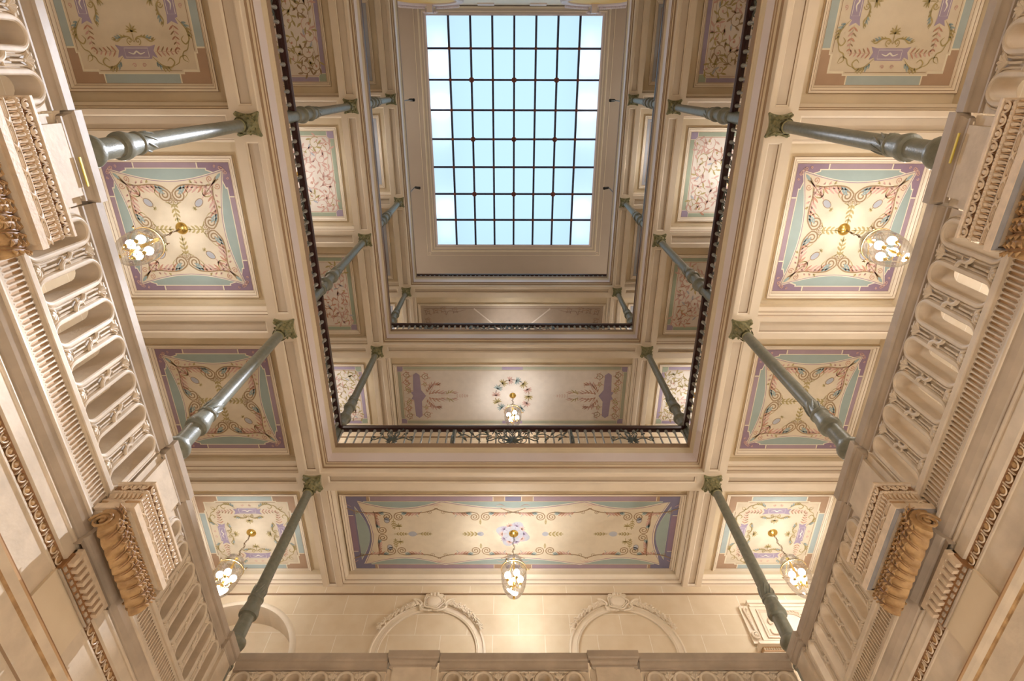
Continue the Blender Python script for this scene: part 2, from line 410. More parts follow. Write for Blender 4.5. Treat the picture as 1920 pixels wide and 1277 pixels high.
def fern(pa, T, c, ang, ln, col='olive', k=9, n=4):
    d = (math.cos(ang), math.sin(ang))
    pa.stroke([T(c), T((c[0]+d[0]*ln, c[1]+d[1]*ln))], .014, col, k, 'no')
    for i in range(n):
        t = ln*(.22+.66*i/(n-1)); p = (c[0]+d[0]*t, c[1]+d[1]*t); l_ = ln*(.30-.15*abs(i/(n-1)-.4))
        for sg in (-1, 1): leaf(pa, T, p, ang+sg*.95, l_, l_*.42, col, k, -sg*.5)
    leaf(pa, T, (c[0]+d[0]*ln*.9, c[1]+d[1]*ln*.9), ang, ln*.25, ln*.09, col, k, 0)
def palmette(pa, T, c, ang, sc_, col='olive', k=9):
    sc_ *= 1.45
    for i, da in enumerate((-1.3, -.85, -.4, 0, .4, .85, 1.3)):
        leaf(pa, T, (c[0], c[1]), ang+da, sc_*(1-.09*abs(i-3)), .026*sc_/.12, col, k, (.8 if da > 0 else -.8 if da < 0 else 0))
    leaf(pa, T, (c[0]-math.cos(ang)*sc_*.9, c[1]-math.sin(ang)*sc_*.9), ang, sc_*.9, .014, col, k, 0)

def paint_hide(pa, bright=1):          # purple border, blue lenses, stretched cream field
    pa.rect(-1, 1, -1, 1, 'purple2', 0)
    for sx in (-1, 1):
        for sy in (-1, 1):
            pa.poly([(sx, sy), (sx*.5, sy), (sx*.5, sy*.9), (sx*.7, sy*.8), (sx*.8, sy*.7), (sx*.9, sy*.5), (sx, sy*.5)], 'purple', 1)
    for s_ in (-1, 1):
        for u in (-.5, .5):
            pa.stroke([(u, s_), (u, s_*.91)], .022, 'line', 2, 'no'); pa.stroke([(s_, u), (s_*.91, u)], .022, 'line', 2, 'no')
    def lens(T):
        o = [(-.62, -.91), (.62, -.91), (.62, -.885), (.74, -.85)] + list(reversed(arc_side(-.74, .74, -.84, -.72)))+[(-.74, -.85), (-.62, -.885)]
        o2 = [(x*1.03, -.80+(y+.80)*1.13) for x, y in o]
        pa.poly([T(p) for p in o2], 'line', 3); pa.poly([T(p) for p in o], 'blue', 4)
    for T in (lambda p: p, lambda p: (p[0], -p[1]), lambda p: (p[1], p[0]), lambda p: (-p[1], p[0])): lens(T)
    def hide(e, g):
        c = .88+e; q = []
        for T in (lambda p: p, lambda p: (-p[1], p[0]), lambda p: (-p[0], -p[1]), lambda p: (p[1], -p[0])):
            q += [T(p) for p in arc_side(-c, c, -c, -.72-g, 14)[:-1]]
        return q
    pa.poly(hide(.035, .025), 'line', 5); pa.poly(hide(.02, .012), 'purple2', 6); pa.poly(hide(0, 0), 'cream', 7)
    def octant(T):
        main = cr([(-.80, -.77), (-.66, -.68), (-.50, -.665), (-.33, -.68), (-.16, -.665), (-.05, -.60)], 5)+spiral(-.115, -.53, .105, 1.9, -.3, 1)
        pa.stroke([T(p) for p in main], .026, 'dark', 9, 'no')
        acanthus(pa, T, cr([(-.66, -.68), (-.52, -.665), (-.38, -.675), (-.24, -.67), (-.14, -.645)], 2), ['pink', 'red', 'pink', 'red', 'teal', 'teal'], 1, 1, 10, .040, .15)
        acanthus(pa, T, cr([(-.60, -.70), (-.45, -.70), (-.30, -.71)], 2), ['pink', 'olive'], .6, -1, 10, .03, .09)
        pa.stroke([T(p) for p in cr([(-.22, -.64), (-.26, -.56), (-.20, -.48)], 5)], .016, 'olive', 10)
        pa.stroke([T(p) for p in cr([(-.70, -.72), (-.62, -.62), (-.66, -.54)], 5)], .014, 'pink', 10)
        pa.stroke([T(p) for p in cr([(-.66, -.70), (-.56, -.66), (-.50, -.58), (-.53, -.50), (-.6, -.52)], 5)], .016, 'olive', 9)
        pa.stroke([T(p) for p in spiral(-.66, -.76, .05, 1.4, 1.2, -1)], .014, 'red', 10, 'no')
        pa.stroke([T(p) for p in cr([(-.13, -.42), (-.07, -.40), (0, -.34)], 5)], .02, 'olive', 10)
        pa.stroke([T(p) for p in spiral(-.04, -.42, .035, 1.2, 2, 1)], .012, 'dark', 10, 'no')
        for q in ((-.93, -.86, .03), (-.88, -.92, .03), (-.95, -.78, .022)):
            pa.stroke([T(p) for p in spiral(q[0], q[1], q[2], 1.1, 0, 1)], .012, 'pink', 8, 'no')
    sym(octant, 8)
    def quad(T):
        pa.stroke([T(p) for p in cr([(-.82, -.82), (-.68, -.68), (-.55, -.55)], 6)], .022, 'dark', 9)
        leaf(pa, T, (-.76, -.76), -2.356, .12, .05, 'teal', 10, 0)
        pa.stroke([T(p) for p in cr([(-.58, -.60), (-.52, -.56), (-.50, -.50), (-.47, -.47)], 5)], .02, 'pink', 9)
        el = [(-.41+.085*math.cos(a)*.707-.05*math.sin(a)*.707, -.41+.075*math.cos(a)*.707+.05*math.sin(a)*.707) for a in [2*PI*i/16 for i in range(16)]]
        pa.poly([T(p) for p in el], 'haze', 9); pa.stroke([T(p) for p in el], .012, 'dark', 10, 'no', True)
        palmette(pa, T, (-.33, -.33), .785, .035, 'olive')
        leaf(pa, T, (-.60, -.56), .3, .10, .03, 'red', 9, .6); leaf(pa, T, (-.56, -.60), 1.27, .10, .03, 'red', 9, -.6)
    sym(quad, 4)
    for T in (lambda p: p, lambda p: (-p[0], -p[1]), lambda p: (p[1], p[0]), lambda p: (-p[1], p[0])):
        fern(pa, T, (0, -.46), PI/2, .32, 'olive')
        pa.stroke([T(p) for p in spiral(0, -.47, .03, 1.2, 0, 1)], .012, 'dark', 10, 'no')

def paint_cartouche(pa):               # brown corners, blue strips, lilac tablets
    pa.rect(-1, 1, -1, 1, 'line', 0)
    for sx in (-1, 1):
        for sy in (-1, 1):
            pa.poly([(sx, sy), (sx*.57, sy), (sx*.57, sy*.86), (sx*.86, sy*.86), (sx*.86, sy*.57), (sx, sy*.57)], 'brown', 1)
    for s_ in (-1, 1):
        a, b = sorted((s_*.885, s_))
        pa.rect(-.55, .55, a, b, 'sky', 1); pa.rect(a, b, -.55, .55, 'sky', 1)
    st = [(-.62, -.87), (.62, -.87), (.62, -.83), (.83, -.83), (.83, -.62), (.87, -.62)]
    full = []
    for T in (lambda p: p, lambda p: (-p[1], p[0]), lambda p: (-p[0], -p[1]), lambda p: (p[1], -p[0])): full += [T(p) for p in st]
    pa.poly([(x*1.02, y*1.02) for x, y in full], 'line', 2); pa.poly(full, 'cream', 3)
    for T in (lambda p: p, lambda p: (-p[0], -p[1]), lambda p: (p[1], p[0]), lambda p: (-p[1], p[0])):
        pa.stroke([T(p) for p in ((-.6, -.845), (.6, -.845))], .01, 'dark', 4, 'no')
        pa.poly([T(p) for p in ((-.29, -.69), (-.22, -.66), (-.20, -.70), (.20, -.70), (.22, -.66), (.29, -.69), (.25, -.60), (.29, -.53), (.2, -.55), (-.2, -.55), (-.29, -.53), (-.25, -.60))], 'lilac', 5)
        pa.stroke([T(p) for p in ((-.17, -.68), (.17, -.68), (.17, -.57), (-.17, -.57), (-.17, -.68))], .008, 'white', 6, 'no')
        pa.stroke([T(p) for p in cr([(-.12, -.62), (-.05, -.64), (0, -.61), (.05, -.64), (.12, -.62)], 4)], .025, 'white', 6)
        for m in (-1, 1):
            S = (lambda m, T: (lambda p: T((m*p[0], p[1]))))(m, T)
            pa.stroke([S(p) for p in cr([(.22, -.68), (.34, -.78), (.46, -.80), (.52, -.74), (.47, -.69), (.42, -.73)], 5)], .022, 'olive', 8)
            pa.stroke([S(p) for p in cr([(.48, -.79), (.58, -.75), (.62, -.68), (.70, -.66), (.74, -.73)], 5)], .018, 'olive', 8)
            acanthus(pa, S, cr([(.24, -.72), (.33, -.78), (.43, -.79)], 3), ['teal', 'olive', 'olive'], .8, -1, 9, .03, .1)
            for i in range(5):
                leaf(pa, S, (.30+i*.065, -.61), .9-(i % 2)*1.8, .085-.01*i, .026, ('red', 'pink', 'red', 'pink', 'red')[i], 9, 0)
                leaf(pa, S, (.30+i*.065, -.61), -.9+(i % 2)*1.8, .085-.01*i, .022, 'dark' if i % 2 else 'red', 9, 0)
            pa.stroke([S(p) for p in ((.28, -.61), (.62, -.61))], .012, 'red', 8)
            pa.stroke([S(p) for p in cr([(.0, -.50), (.06, -.44), (.16, -.44), (.24, -.49), (.32, -.46)], 5)], .024, 'olive', 8)
            pa.stroke([S(p) for p in spiral(.06, -.485, .045, 1.3, -1.5, 1)], .014, 'olive', 9, 'no')
            acanthus(pa, S, cr([(.08, -.44), (.18, -.45), (.28, -.48)], 3), ['olive', 'teal', 'olive'], .6, 1, 9, .024, .09)
            pa.stroke([S(p) for p in spiral(.07, -.78, .03, 1.2, 0, 1)], .012, 'pink', 9, 'no')
        pa.stroke([T(p) for p in ((0, -.50), (0, -.27))], .012, 'olive', 8)
        palmette(pa, T, (0, -.38), PI/2, .075, 'olive')

def paint_long(pa):                    # scalloped long panel
    ax = pa.h[1]/pa.h[0]               # keeps motifs round
    pa.rect(-1, 1, -1, 1, 'brown', 0)
    A = 1-.10*ax
    for s_ in (-1, 1):
        a, b = sorted((s_*(1-.42*ax), s_)); pa.rect(a, b, -1, 1, 'deep', 1)
        a, b = sorted((s_*(1-.12*ax), s_)); pa.rect(a, b, -.5, .5, 'purple', 2)
        for v in (-.5, .5): pa.stroke([(s_, v), (s_*(1-.1*ax), v)], .014, 'line', 3, 'no')
        for u in (-.86, -.12, -.05, .05, .12, .86): pa.stroke([(u, s_), (u, s_*.89)], .016, 'line', 3, 'no')
        a, b = sorted((s_, s_*.89)); pa.rect(-.05, .05, a, b, 'deep', 2); pa.rect(-.86, -.12, a, b, 'purple2', 1); pa.rect(.12, .86, a, b, 'purple2', 1)
    # blue lenses
    for s_ in (-1, 1):
        for x0, x1 in ((-.90, -.44), (-.42, .42), (.44, .90)):
            o = [(x0, s_*.87), (x1, s_*.87)]+[(x, s_*abs(y)) for x, y in reversed(arc_side(x0, x1, .85, .68))]
            pa.poly([(x, .8*s_+(y-.8*s_)*1.14) for x, y in o], 'line', 3); pa.poly(o, 'blue', 4)
        u = s_*(1-.15*ax); v = s_*(1-.40*ax)
        o = [(u, -.62), (u, .62)]+[(u+(v-u)*math.sin(PI*i/10), .72-1.44*i/10) for i in range(11)]
        pa.poly([(x, y*1.04) for x, y in o], 'line', 3); pa.poly([(x*.999, y) for x, y in o], 'blue', 4)
    def field(e):
        q = []
        for x0, x1 in ((-.935, -.43), (-.43, .43), (.43, .935)): q += [(x, y-e) for x, y in arc_side(x0, x1, -.86, -.67, 10)[:-1]]
        r = [(.935-(.25*ax)*math.sin(PI*i/8)+e*ax, -.86+1.72*i/8) for i in range(8)]
        h = q+r
        return h+[(-x, -y) for x, y in h]
    pa.poly(field(.035), 'line', 5); pa.poly(field(.018), 'purple2', 6); pa.poly(field(0), 'cream', 7)
    def motif(cx, sgn):
        for m in (-1, 1):
            S = lambda p, m=m: (cx+m*p[0]*ax, sgn*p[1])
            pa.stroke([S(p) for p in cr([(-.62, -.62), (-.50, -.54), (-.54, -.46)], 4)], .016, 'teal', 9)
            pts = cr([(-.95, -.70), (-.70, -.60), (-.45, -.58), (-.20, -.60), (-.06, -.56)], 5)+spiral(-.12, -.47, .10, 1.8, -.4, 1)
            pa.stroke([S(p) for p in pts], .024, 'dark', 9, 'no')
            acanthus(pa, S, cr([(-.62, -.60), (-.4, -.58), (-.22, -.60)], 4), ['red', 'pink', 'red', 'teal', 'teal'], 1, 1, 10, .04, .11)
            pa.stroke([S(p) for p in spiral(-.78, -.60, .05, 1.3, 0, 1)], .012, 'dark', 9, 'no')
            pa.stroke([S(p) for p in cr([(-.85, -.74), (-.95, -.80), (-1.05, -.76)], 4)], .014, 'pink', 9)
        fern(pa, lambda p: (cx+p[0]*ax, sgn*p[1]), (0, -.42), PI/2, .26 if abs(cx) > .5 else .14, 'olive')
    for cx in (-.73, -.2, .2, .73):
        for sg in (-1, 1): motif(cx, sg)
    for s_ in (-1, 1):
        S = lambda p: (s_*(.84-p[1]*ax), p[0])
        for m in (-1, 1):
            S2 = lambda p, m=m: S((m*p[0], p[1]))
            pa.stroke([S2(p) for p in cr([(-.62, -.02), (-.45, 0), (-.25, .0), (-.05, .04)], 5)+spiral(-.11, .12, .10, 1.7, -.4, 1)], .024, 'dark', 9, 'no')
            acanthus(pa, S2, cr([(-.55, -.0), (-.35, .0), (-.2, .0)], 4), ['red', 'pink', 'teal'], 1, 1, 10, .04, .11)
            el = [(s_*.77+.06*ax*math.cos(a), m*.38+.08*math.sin(a)) for a in [2*PI*i/14 for i in range(14)]]
            pa.poly(el, 'haze', 9); pa.stroke(el, .01, 'dark', 10, 'no', True)
            S3 = lambda p: (s_*.70+p[0]*ax, p[1]); palmette(pa, lambda p, m=m: (s_*.70+s_*p[0]*ax, m*p[1]), (0, .2), PI/2, .07, 'olive')
        S4 = lambda p: (s_*(.70-p[0]*ax), p[1])
        fern(pa, S4, (-.12, 0), 0, .26, 'olive'); fern(pa, S4, (.40, 0), 0, .26, 'olive')
        pa.poly([(s_*.62+.09*ax*math.cos(a), .07*math.sin(a)) for a in [2*PI*i/14 for i in range(14)]], 'haze', 9)
        fern(pa, lambda p: (s_*(.20+p[0]*ax), p[1]), (.0, 0), 0, .34, 'olive'); pa.poly([(s_*.20+.07*ax*math.cos(a), .06*math.sin(a)) for a in [2*PI*i/14 for i in range(14)]], 'haze', 9)
    cl = [(.32*ax*math.cos(a)*(1+.2*math.sin(4*a)), .30*math.sin(a)*(1+.2*math.sin(4*a))) for a in [2*PI*i/32 for i in range(32)]]
    pa.poly(cl, 'haze', 8)
    for i in range(10): palmette(pa, lambda p: (p[0]*ax, p[1]), (.22*math.cos(i*PI/5), .22*math.sin(i*PI/5)), i*PI/5, .07, 'pink' if i % 2 else 'lilac')

def strip_border(pa, c1, c2, e=.11, g=.18, base='line'):
    ax, ay = pa.q/pa.h[0], pa.q/pa.h[1]
    pa.rect(-1, 1, -1, 1, 'line', 0); x, y = e*ax, e*ay
    for s_ in (-1, 1):
        a, b = sorted((s_, s_*(1-y*.88))); pa.rect(-1+g*ax, 1-g*ax, a, b, c1, 1)
        a, b = sorted((s_, s_*(1-x*.88))); pa.rect(a, b, -1+g*ay, 1-g*ay, c1, 1)
        for t in (-1, 1):
            pa.poly([(s_, t), (s_*(1-(g-.012)*ax), t), (s_*(1-(g-.012)*ax), t*(1-y)), (s_*(1-x*1.2), t*(1-(g-.02)*ay*1.0)), (s_*(1-x), t*(1-(g-.012)*ay)), (s_, t*(1-(g-.012)*ay))], c2, 2)
    f = [(-1+x*1.6, -1+y), (1-x*1.6, -1+y), (1-x, -1+y*1.6), (1-x, 1-y*1.6), (1-x*1.6, 1-y), (-1+x*1.6, 1-y), (-1+x, 1-y*1.6), (-1+x, -1+y*1.6)]
    return f, ax, ay
def paint_vine(pa, flip=0, seed=1):    # green and lilac strip border, rose and olive arabesques
    f, ax, ay = strip_border(pa, 'green' if flip else 'lilac', 'lilac' if flip else 'green')
    pa.poly(f, 'cream2', 4); pa.stroke([(x*.985, y*.985) for x, y in f], .012, 'red', 5, 'no', True)
    rnd = random.Random(seed)
    cols = ['pink', 'pink', 'olive', 'red'] if flip else ['olive', 'olive', 'pink', 'dark']
    def q(T):
        for c in ((.30, .58), (.72, .46), (.60, .86), (.34, .24), (.82, .12), (.90, .80)):
            a = rnd.uniform(0, 6); col = rnd.choice(cols)
            sg = 1 if c[0] > .5 else -1
            pts = spiral(c[0]*.85, c[1]*.85, .16, 1.25, a, sg)
            pa.stroke([T(p) for p in pts], .018, col, 8, 'no')
            for i in range(1, 12, 2):
                b = math.atan2(pts[i+1][1]-pts[i-1][1], pts[i+1][0]-pts[i-1][0])
                leaf(pa, T, pts[i], b-sg*.8, .13, .05, rnd.choice((col, cols[0], 'haze' if i == 5 else col)), 9, sg*.3)
            leaf(pa, T, (c[0]*.9, c[1]*.9), a, .06, .05, rnd.choice(('red', 'olive', 'pink')), 10, 0)
        pa.stroke([T(p) for p in cr([(.0, .7), (.2, .55), (.35, .62), (.55, .5), (.7, .7), (.8, .5), (.75, .2)], 5)], .016, 'dark' if not flip else 'olive', 7)
    sym(q, 4)
    for T in (lambda p: p, lambda p: (-p[0], -p[1])):
        palmette(pa, T, (0, .45), PI/2, .14, cols[0]); palmette(pa, T, (0, .3), PI/2, .10, cols[1])
def paint_candelabra(pa):              # middle gallery front panel
    f, ax, ay = strip_border(pa, 'sage', 'lilac')
    pa.poly(f, 'cream2', 4); pa.stroke([(x*.995, y*.985) for x, y in f], .01, 'olive', 5, 'no', True)
    for s_ in (-1, 1):
        T = lambda p: (s_*(1-p[0]*ax*1.27), p[1])
        pa.poly([T(p) for p in ((.36, -.72), (.44, -.80), (.52, -.72), (.53, -.20), (.64, 0), (.53, .20), (.52, .72), (.44, .80), (.36, .72), (.34, .15), (.28, .12), (.33, 0), (.28, -.12), (.34, -.15))], 'lilac', 6)
        for m in (-1, 1):
            S = lambda p, m=m: T((p[0], m*p[1]))
            pa.stroke([S(p) for p in cr([(.16, .06), (.28, .14), (.16, .28), (.27, .42), (.17, .56), (.28, .68), (.2, .82)], 5)], .03, 'olive', 7)
            for c, r_, cc in (((.22, .72), .10, 'dark'), ((.24, .20), .08, 'olive'), ((.66, .66), .11, 'dark'), ((.20, .46), .09, 'red'), ((.64, .40), .06, 'olive')):
                pts = spiral(c[0], c[1], r_, 1.5, 1.0, 1); pa.stroke([S(p) for p in pts], .022, cc, 8, 'no')
                for i in range(1, 16, 3):
                    b = math.atan2(pts[i+1][1]-pts[i-1][1], pts[i+1][0]-pts[i-1][0]); leaf(pa, S, pts[i], b-.8, .075, .03, ('olive', 'pink', cc)[i % 3], 9, .3)
            pts = cr([(.62, .08), (.78, .22), (.86, .42), (.98, .38), (.98, .28)], 5); pa.stroke([S(p) for p in pts], .02, 'pink', 8)
            acanthus(pa, S, cr([(.64, .1), (.76, .25), (.84, .36), (.95, .36)], 3), ['red', 'pink', 'red'], 1.2, 1, 9, .04, .12)
            acanthus(pa, S, cr([(.66, .03), (.86, .08), (1.05, .05)], 3), ['red', 'pink'], 1.3, 1, 9, .04, .13)
            acanthus(pa, S, cr([(1.12, .03), (1.22, .10), (1.34, .06)], 3), ['olive', 'pink'], 1.2, 1, 9, .03, .11)
            acanthus(pa, S, cr([(1.34, .02), (1.5, .02), (1.66, .01)], 3), ['pink'], .6, 1, 9, .02, .07)
        pa.stroke([T(p) for p in ((.62, 0), (1.75, 0))], .018, 'red', 8)
        a, b = sorted((s_*.0, s_*.09)); pa.rect(a, b, -1, -.90, 'lilac', 3); pa.rect(a, b, .90, 1, 'lilac', 3)
    for i in range(14):
        a = 2*PI*i/14
        S = lambda p: (p[0]*ax, p[1])
        palmette(pa, S, (.50*math.cos(a), .55*math.sin(a)), a+1.6, .13, ('olive', 'pink', 'teal')[i % 3])
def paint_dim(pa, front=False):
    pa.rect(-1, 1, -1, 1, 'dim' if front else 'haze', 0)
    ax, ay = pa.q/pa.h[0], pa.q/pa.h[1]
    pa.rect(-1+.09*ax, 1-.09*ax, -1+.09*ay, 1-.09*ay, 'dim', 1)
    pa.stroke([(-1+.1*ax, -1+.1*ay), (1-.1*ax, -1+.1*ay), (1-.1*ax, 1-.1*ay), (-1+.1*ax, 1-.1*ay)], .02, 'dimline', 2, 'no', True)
    def q(T):
        for c in ((.25, .75), (.55, .8), (.25, .4), (.85, .85), (1.3, .82)) if front else ((.25, .75), (.6, .7), (.3, .3)):
            pts = spiral(c[0], 0+c[1], .12, 1.4, 1, 1); S = lambda p: T((1-p[0]*ax, p[1]*1.0))
            pa.stroke([S(p) for p in pts], .022, 'dimline', 5, 'no'); acanthus(pa, S, pts[::3], ['dimline', 'brown'], .8, -1, 6, .03, .1)
        if front:
            S = lambda p: T((1-p[0]*ax, p[1]))
            pa.stroke([S(p) for p in arc_side(.35, .95, .62, .84, 10)], .03, 'brown', 4); pa.stroke([S(p) for p in cr([(.9, .85), (.95, .65), (1.05, .8), (1.4, .78), (1.7, .86)], 5)], .03, 'dimline', 4)
    sym(q, 4)
    if front:   # pale diagonal streaks of lamplight painted round the centre
        for sx in (-1, 1):
            for sy in (-1, 1): pa.stroke([(sx*.42, sy*.9), (sx*.12, 0)], .05, 'cream2', 6, 'no')
SIDEW = {-1: 'left', 1: 'right', 0: ''}
BAYW = ['bay beside the back wall', 'second bay from the back wall', 'third bay from the back wall']
for x0, x1, y0, y1, z, key, kd, s in PAN:
    pa = Paint(x0, x1, y0, y1, z)
    if key == 'first':
        if kd in ('side1', 'side2'): paint_hide(pa); lb = 'square ceiling painting with purple border, blue crescents and cream scrollwork'
        elif kd == 'front': paint_long(pa); lb = 'long ceiling painting with scalloped blue border and central blue medallion'
        else: paint_cartouche(pa); lb = 'square ceiling painting with brown corners and four lilac tablets'
    elif key == 'second':
        if kd == 'front': paint_candelabra(pa); lb = 'long pale ceiling painting with lilac cross tablets at both ends'
        else: paint_vine(pa, 1 if kd in ('side1', 'side2') else 0, {'side0': 3, 'side1': 5, 'side2': 8, 'corner': 11}[kd]); lb = 'cream ceiling painting with rose and olive arabesques'
    else:
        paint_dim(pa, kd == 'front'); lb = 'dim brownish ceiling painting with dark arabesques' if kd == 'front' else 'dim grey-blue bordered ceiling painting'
    if kd == 'front': wh = 'over the %s front' % LVN[key]
    elif kd == 'corner': wh = '%s, %s front corner' % (LVN[key], SIDEW[s])
    else: wh = '%s, %s side, %s' % (LVN[key], SIDEW[s], ('first', 'second', 'third')[int(kd[-1])]+' bay from back')
    o = pa.mb.build('ceiling_painting')
    if key == 'third' and s: lb = 'dim grey-blue ceiling painting'
    if key == 'first' and kd == 'side0': lb = 'ceiling painting with brown corners'
    if kd != 'front' and key != 'third' and kd != 'side0': lb = {'first': ('purple-bordered' if kd != 'corner' else 'brown-cornered')+' square ceiling painting', 'second': 'cream arabesque ceiling painting'}[key]
    tag(o, lb+', '+wh, 'ceiling painting', 'painted ceiling panels of the %s' % LVN[key])

# ------------------------------------------------------------------ shell
def slab(name, x0, x1, y0, y1, z0, z1, m): return struct(MB().box(x0, x1, y0, y1, z0, z1).build(name, m))
slab('floor_ground', -WX, WX, YB, WY, -1.8, -1.6, M['floor'])
slab('wall_left', -WX-.3, -WX, YB-.3, WY+.9, -1.8, ZS+1, M['wall_side'])
slab('wall_right', WX, WX+.3, YB-.3, WY+.9, -1.8, ZS+1, M['wall_side'])
slab('wall_back', -WX, WX, YB-.3, YB, -1.8, ZS+1, M['plaster_light'])
# front wall with one deep arched niche on the left of the stone gallery
NCX, NCZ, NR = -6.1, 7.84, 1.42
mb = MB(); mb.use(M['wall_front'])
y = WY
mb.add([(-WX, y, -1.6), (WX, y, -1.6), (WX, y, ZA), (-WX, y, ZA)], [(0, 1, 2, 3)])
x1 = NCX+NR; x0 = -WX
mb.add([(x1, y, ZA), (WX, y, ZA), (WX, y, ZS), (x1, y, ZS)], [(0, 1, 2, 3)])
arc = [(NCX+NR*math.cos(a), y, NCZ+NR*math.sin(a)) for a in [PI*i/24 for i in range(25)]]
arc = [p for p in arc if p[0] >= x0]
arc.append((x0, y, NCZ+math.sqrt(NR**2-(x0-NCX)**2)))
mb.poly([(x1, y, ZS)]+arc+[(x0, y, ZS)])
NY = 11.53
mb.use(M['plaster_light']).grid([arc, [(p[0], NY, p[2]) for p in arc]])
mb.grid([[(x1, y, ZA), (x1, y, NCZ)], [(x1, NY, ZA), (x1, NY, NCZ)]])
mb.use(M['wall_front']).add([(x0-.1, NY, ZA), (x1+.1, NY, ZA), (x1+.1, NY, NCZ+NR+.1), (x0-.1, NY, NCZ+NR+.1)], [(0, 1, 2, 3)])
mb.use(M['plaster']).add([(-WX-.3, WY+.8, -1.8), (WX+.3, WY+.8, -1.8), (WX+.3, WY+.8, ZS+1), (-WX-.3, WY+.8, ZS+1)], [(0, 1, 2, 3)])
mb.use(M['floor']).add([(x0, y, ZA), (x1, y, ZA), (x1, NY, ZA), (x0, NY, ZA)], [(0, 1, 2, 3)])
struct(mb.build('wall_front'))
# moulding round the niche
def arch_strip(mb, cx, cz, prof, y, a0=0, a1=PI, n=32, drop=0):
    rows = []
    for r, dy in prof:
        row = [(cx+r*math.cos(a0+(a1-a0)*i/n), y-dy, cz+r*math.sin(a0+(a1-a0)*i/n)) for i in range(n+1)]
        if drop: row = [(row[0][0], row[0][1], cz-drop)]+row+[(row[-1][0], row[-1][1], cz-drop)]
        rows.append(row)
    mb.grid(rows)
amin = PI-math.acos((WX+NCX)/(NR+.14))
mb = MB(); arch_strip(mb, NCX, NCZ, [(NR, 0), (NR, .03), (NR+.05, .045), (NR+.10, .03), (NR+.13, 0)], WY, 0, PI*.78, 30, 0)
mb.grid([[(NCX+NR+d, WY-e, z) for d, e in ((0, 0), (0, .03), (.05, .045), (.10, .03), (.13, 0))] for z in (ZA+.3, NCZ)])
struct(mb.build('trim_niche_arch', M['plaster_light'], smooth=True))
# wall head cornices of the galleries and chair bands
for key in ZT:
    z = ZT[key]-.75
    mb = MB(); pr = [(0, z-.20), (.03, z-.20), (.035, z-.17), (.04, z-.16), (.04, z+.02), (.0, z+.03)]
    for (d, zz), (e, z2) in zip(pr, pr[1:]):
        mb.use(M['line'] if zz == z-.20 else M['wall_front']).add([(-WX, WY-d, zz), (WX, WY-d, zz), (WX, WY-e, z2), (-WX, WY-e, z2)], [(0, 1, 2, 3)])
        for s in (-1, 1):
            mb.use(M['wall_side']).add([(s*(WX-d), YB, zz), (s*(WX-d), WY, zz), (s*(WX-e), WY, z2), (s*(WX-e), YB, z2)], [(0, 1, 2, 3)])
    struct(mb.build('trim_wall_head'))
slab('floor_stone_gallery_left', -WX, -HX-.08, YB, WY, ZA-.3, ZA, M['floor'])
slab('floor_stone_gallery_right', HX+.08, WX, YB, WY, ZA-.3, ZA, M['floor'])
slab('floor_stone_gallery_front', -HX-.08, HX+.08, YF+.08, WY, ZA-.3, ZA, M['floor'])

# ------------------------------------------------------------------ top ceiling and skylight
GX0, GX1, GY0, GY1 = -3.72, 3.92, -2.47, 7.63
mb = MB(); e = .62
mb.use(M['tan'])
for a in ((-WX, GX0-e, YB, WY), (GX1+e, WX, YB, WY), (GX0-e, GX1+e, GY1+e, WY)):
    mb.add([(a[0], a[2], ZS), (a[1], a[2], ZS), (a[1], a[3], ZS), (a[0], a[3], ZS)], [(0, 1, 2, 3)])
ey = .36
mb.add([(GX0-e, YB, ZS), (GX1+e, YB, ZS), (GX1+e, GY0-ey, ZS), (GX0-e, GY0-ey, ZS)], [(0, 1, 2, 3)])
def frame(c, t0, z0, t1, z1):     # t = distance outside the glass
    f = lambda t, z: [(GX0-t, GY0-min(t, .36), z), (GX1+t, GY0-min(t, .36), z), (GX1+t, GY1+t, z), (GX0-t, GY1+t, z)]
    A, B = f(t0, z0), f(t1, z1); mb.use(M[c])
    for i in range(4): mb.add([A[i], A[(i+1) % 4], B[(i+1) % 4], B[i]], [(0, 1, 2, 3)])
Z = ZS
for c, a, b, p, q in (('tan', .62, Z, .54, Z), ('plaster_light', .54, Z-.0, .53, Z-.03), ('plaster_light', .53, Z-.03, .51, Z-.03), ('tan', .51, Z-.03, .50, Z), ('tan', .50, Z, .34, Z),
                      ('plaster_light', .34, Z, .33, Z-.03), ('plaster_light', .33, Z-.03, .305, Z-.03), ('coffer', .305, Z-.03, .26, Z+.02), ('tan', .26, Z+.02, .19, Z+.05),
                      ('plaster', .19, Z+.05, .17, Z+.03), ('plaster', .17, Z+.03, .14, Z+.06), ('tan', .14, Z+.06, .07, Z+.10), ('lilac', .07, Z+.10, .0, Z+.10), ('lilac', 0, Z+.10, 0, Z+.2)):
    frame(c, a, b, p, q)
for x, y_ in ((GX0-.42, GY1+.42), (GX1+.42, GY1+.42)):
    mb.use(M['plaster_light']).rectframe(x-.06, x+.06, y_-.06, y_+.06, [(0, Z), (.01, Z-.02), (.02, Z-.02), (.02, Z)])
struct(mb.build('ceiling_top'))
root = struct(empty('window_skylight', ((GX0+GX1)/2, (GY0+GY1)/2, ZS+.15)))
def rel(mb): mb.v = [(x-(GX0+GX1)/2, y-(GY0+GY1)/2, z-ZS-.15) for x, y, z in mb.v]; return mb
px, py = (GX1-GX0)/8, (GY1-GY0)/8
mb = MB()
for i in range(8):
    for j in range(8):
        mb.add([(GX0+i*px, GY0+j*py, Z+.16), (GX0+(i+1)*px, GY0+j*py, Z+.16), (GX0+(i+1)*px, GY0+(j+1)*py, Z+.16), (GX0+i*px, GY0+(j+1)*py, Z+.16)], [(0, 1, 2, 3)])
rel(mb).build('pane', M['pane'], root)
mb = MB()
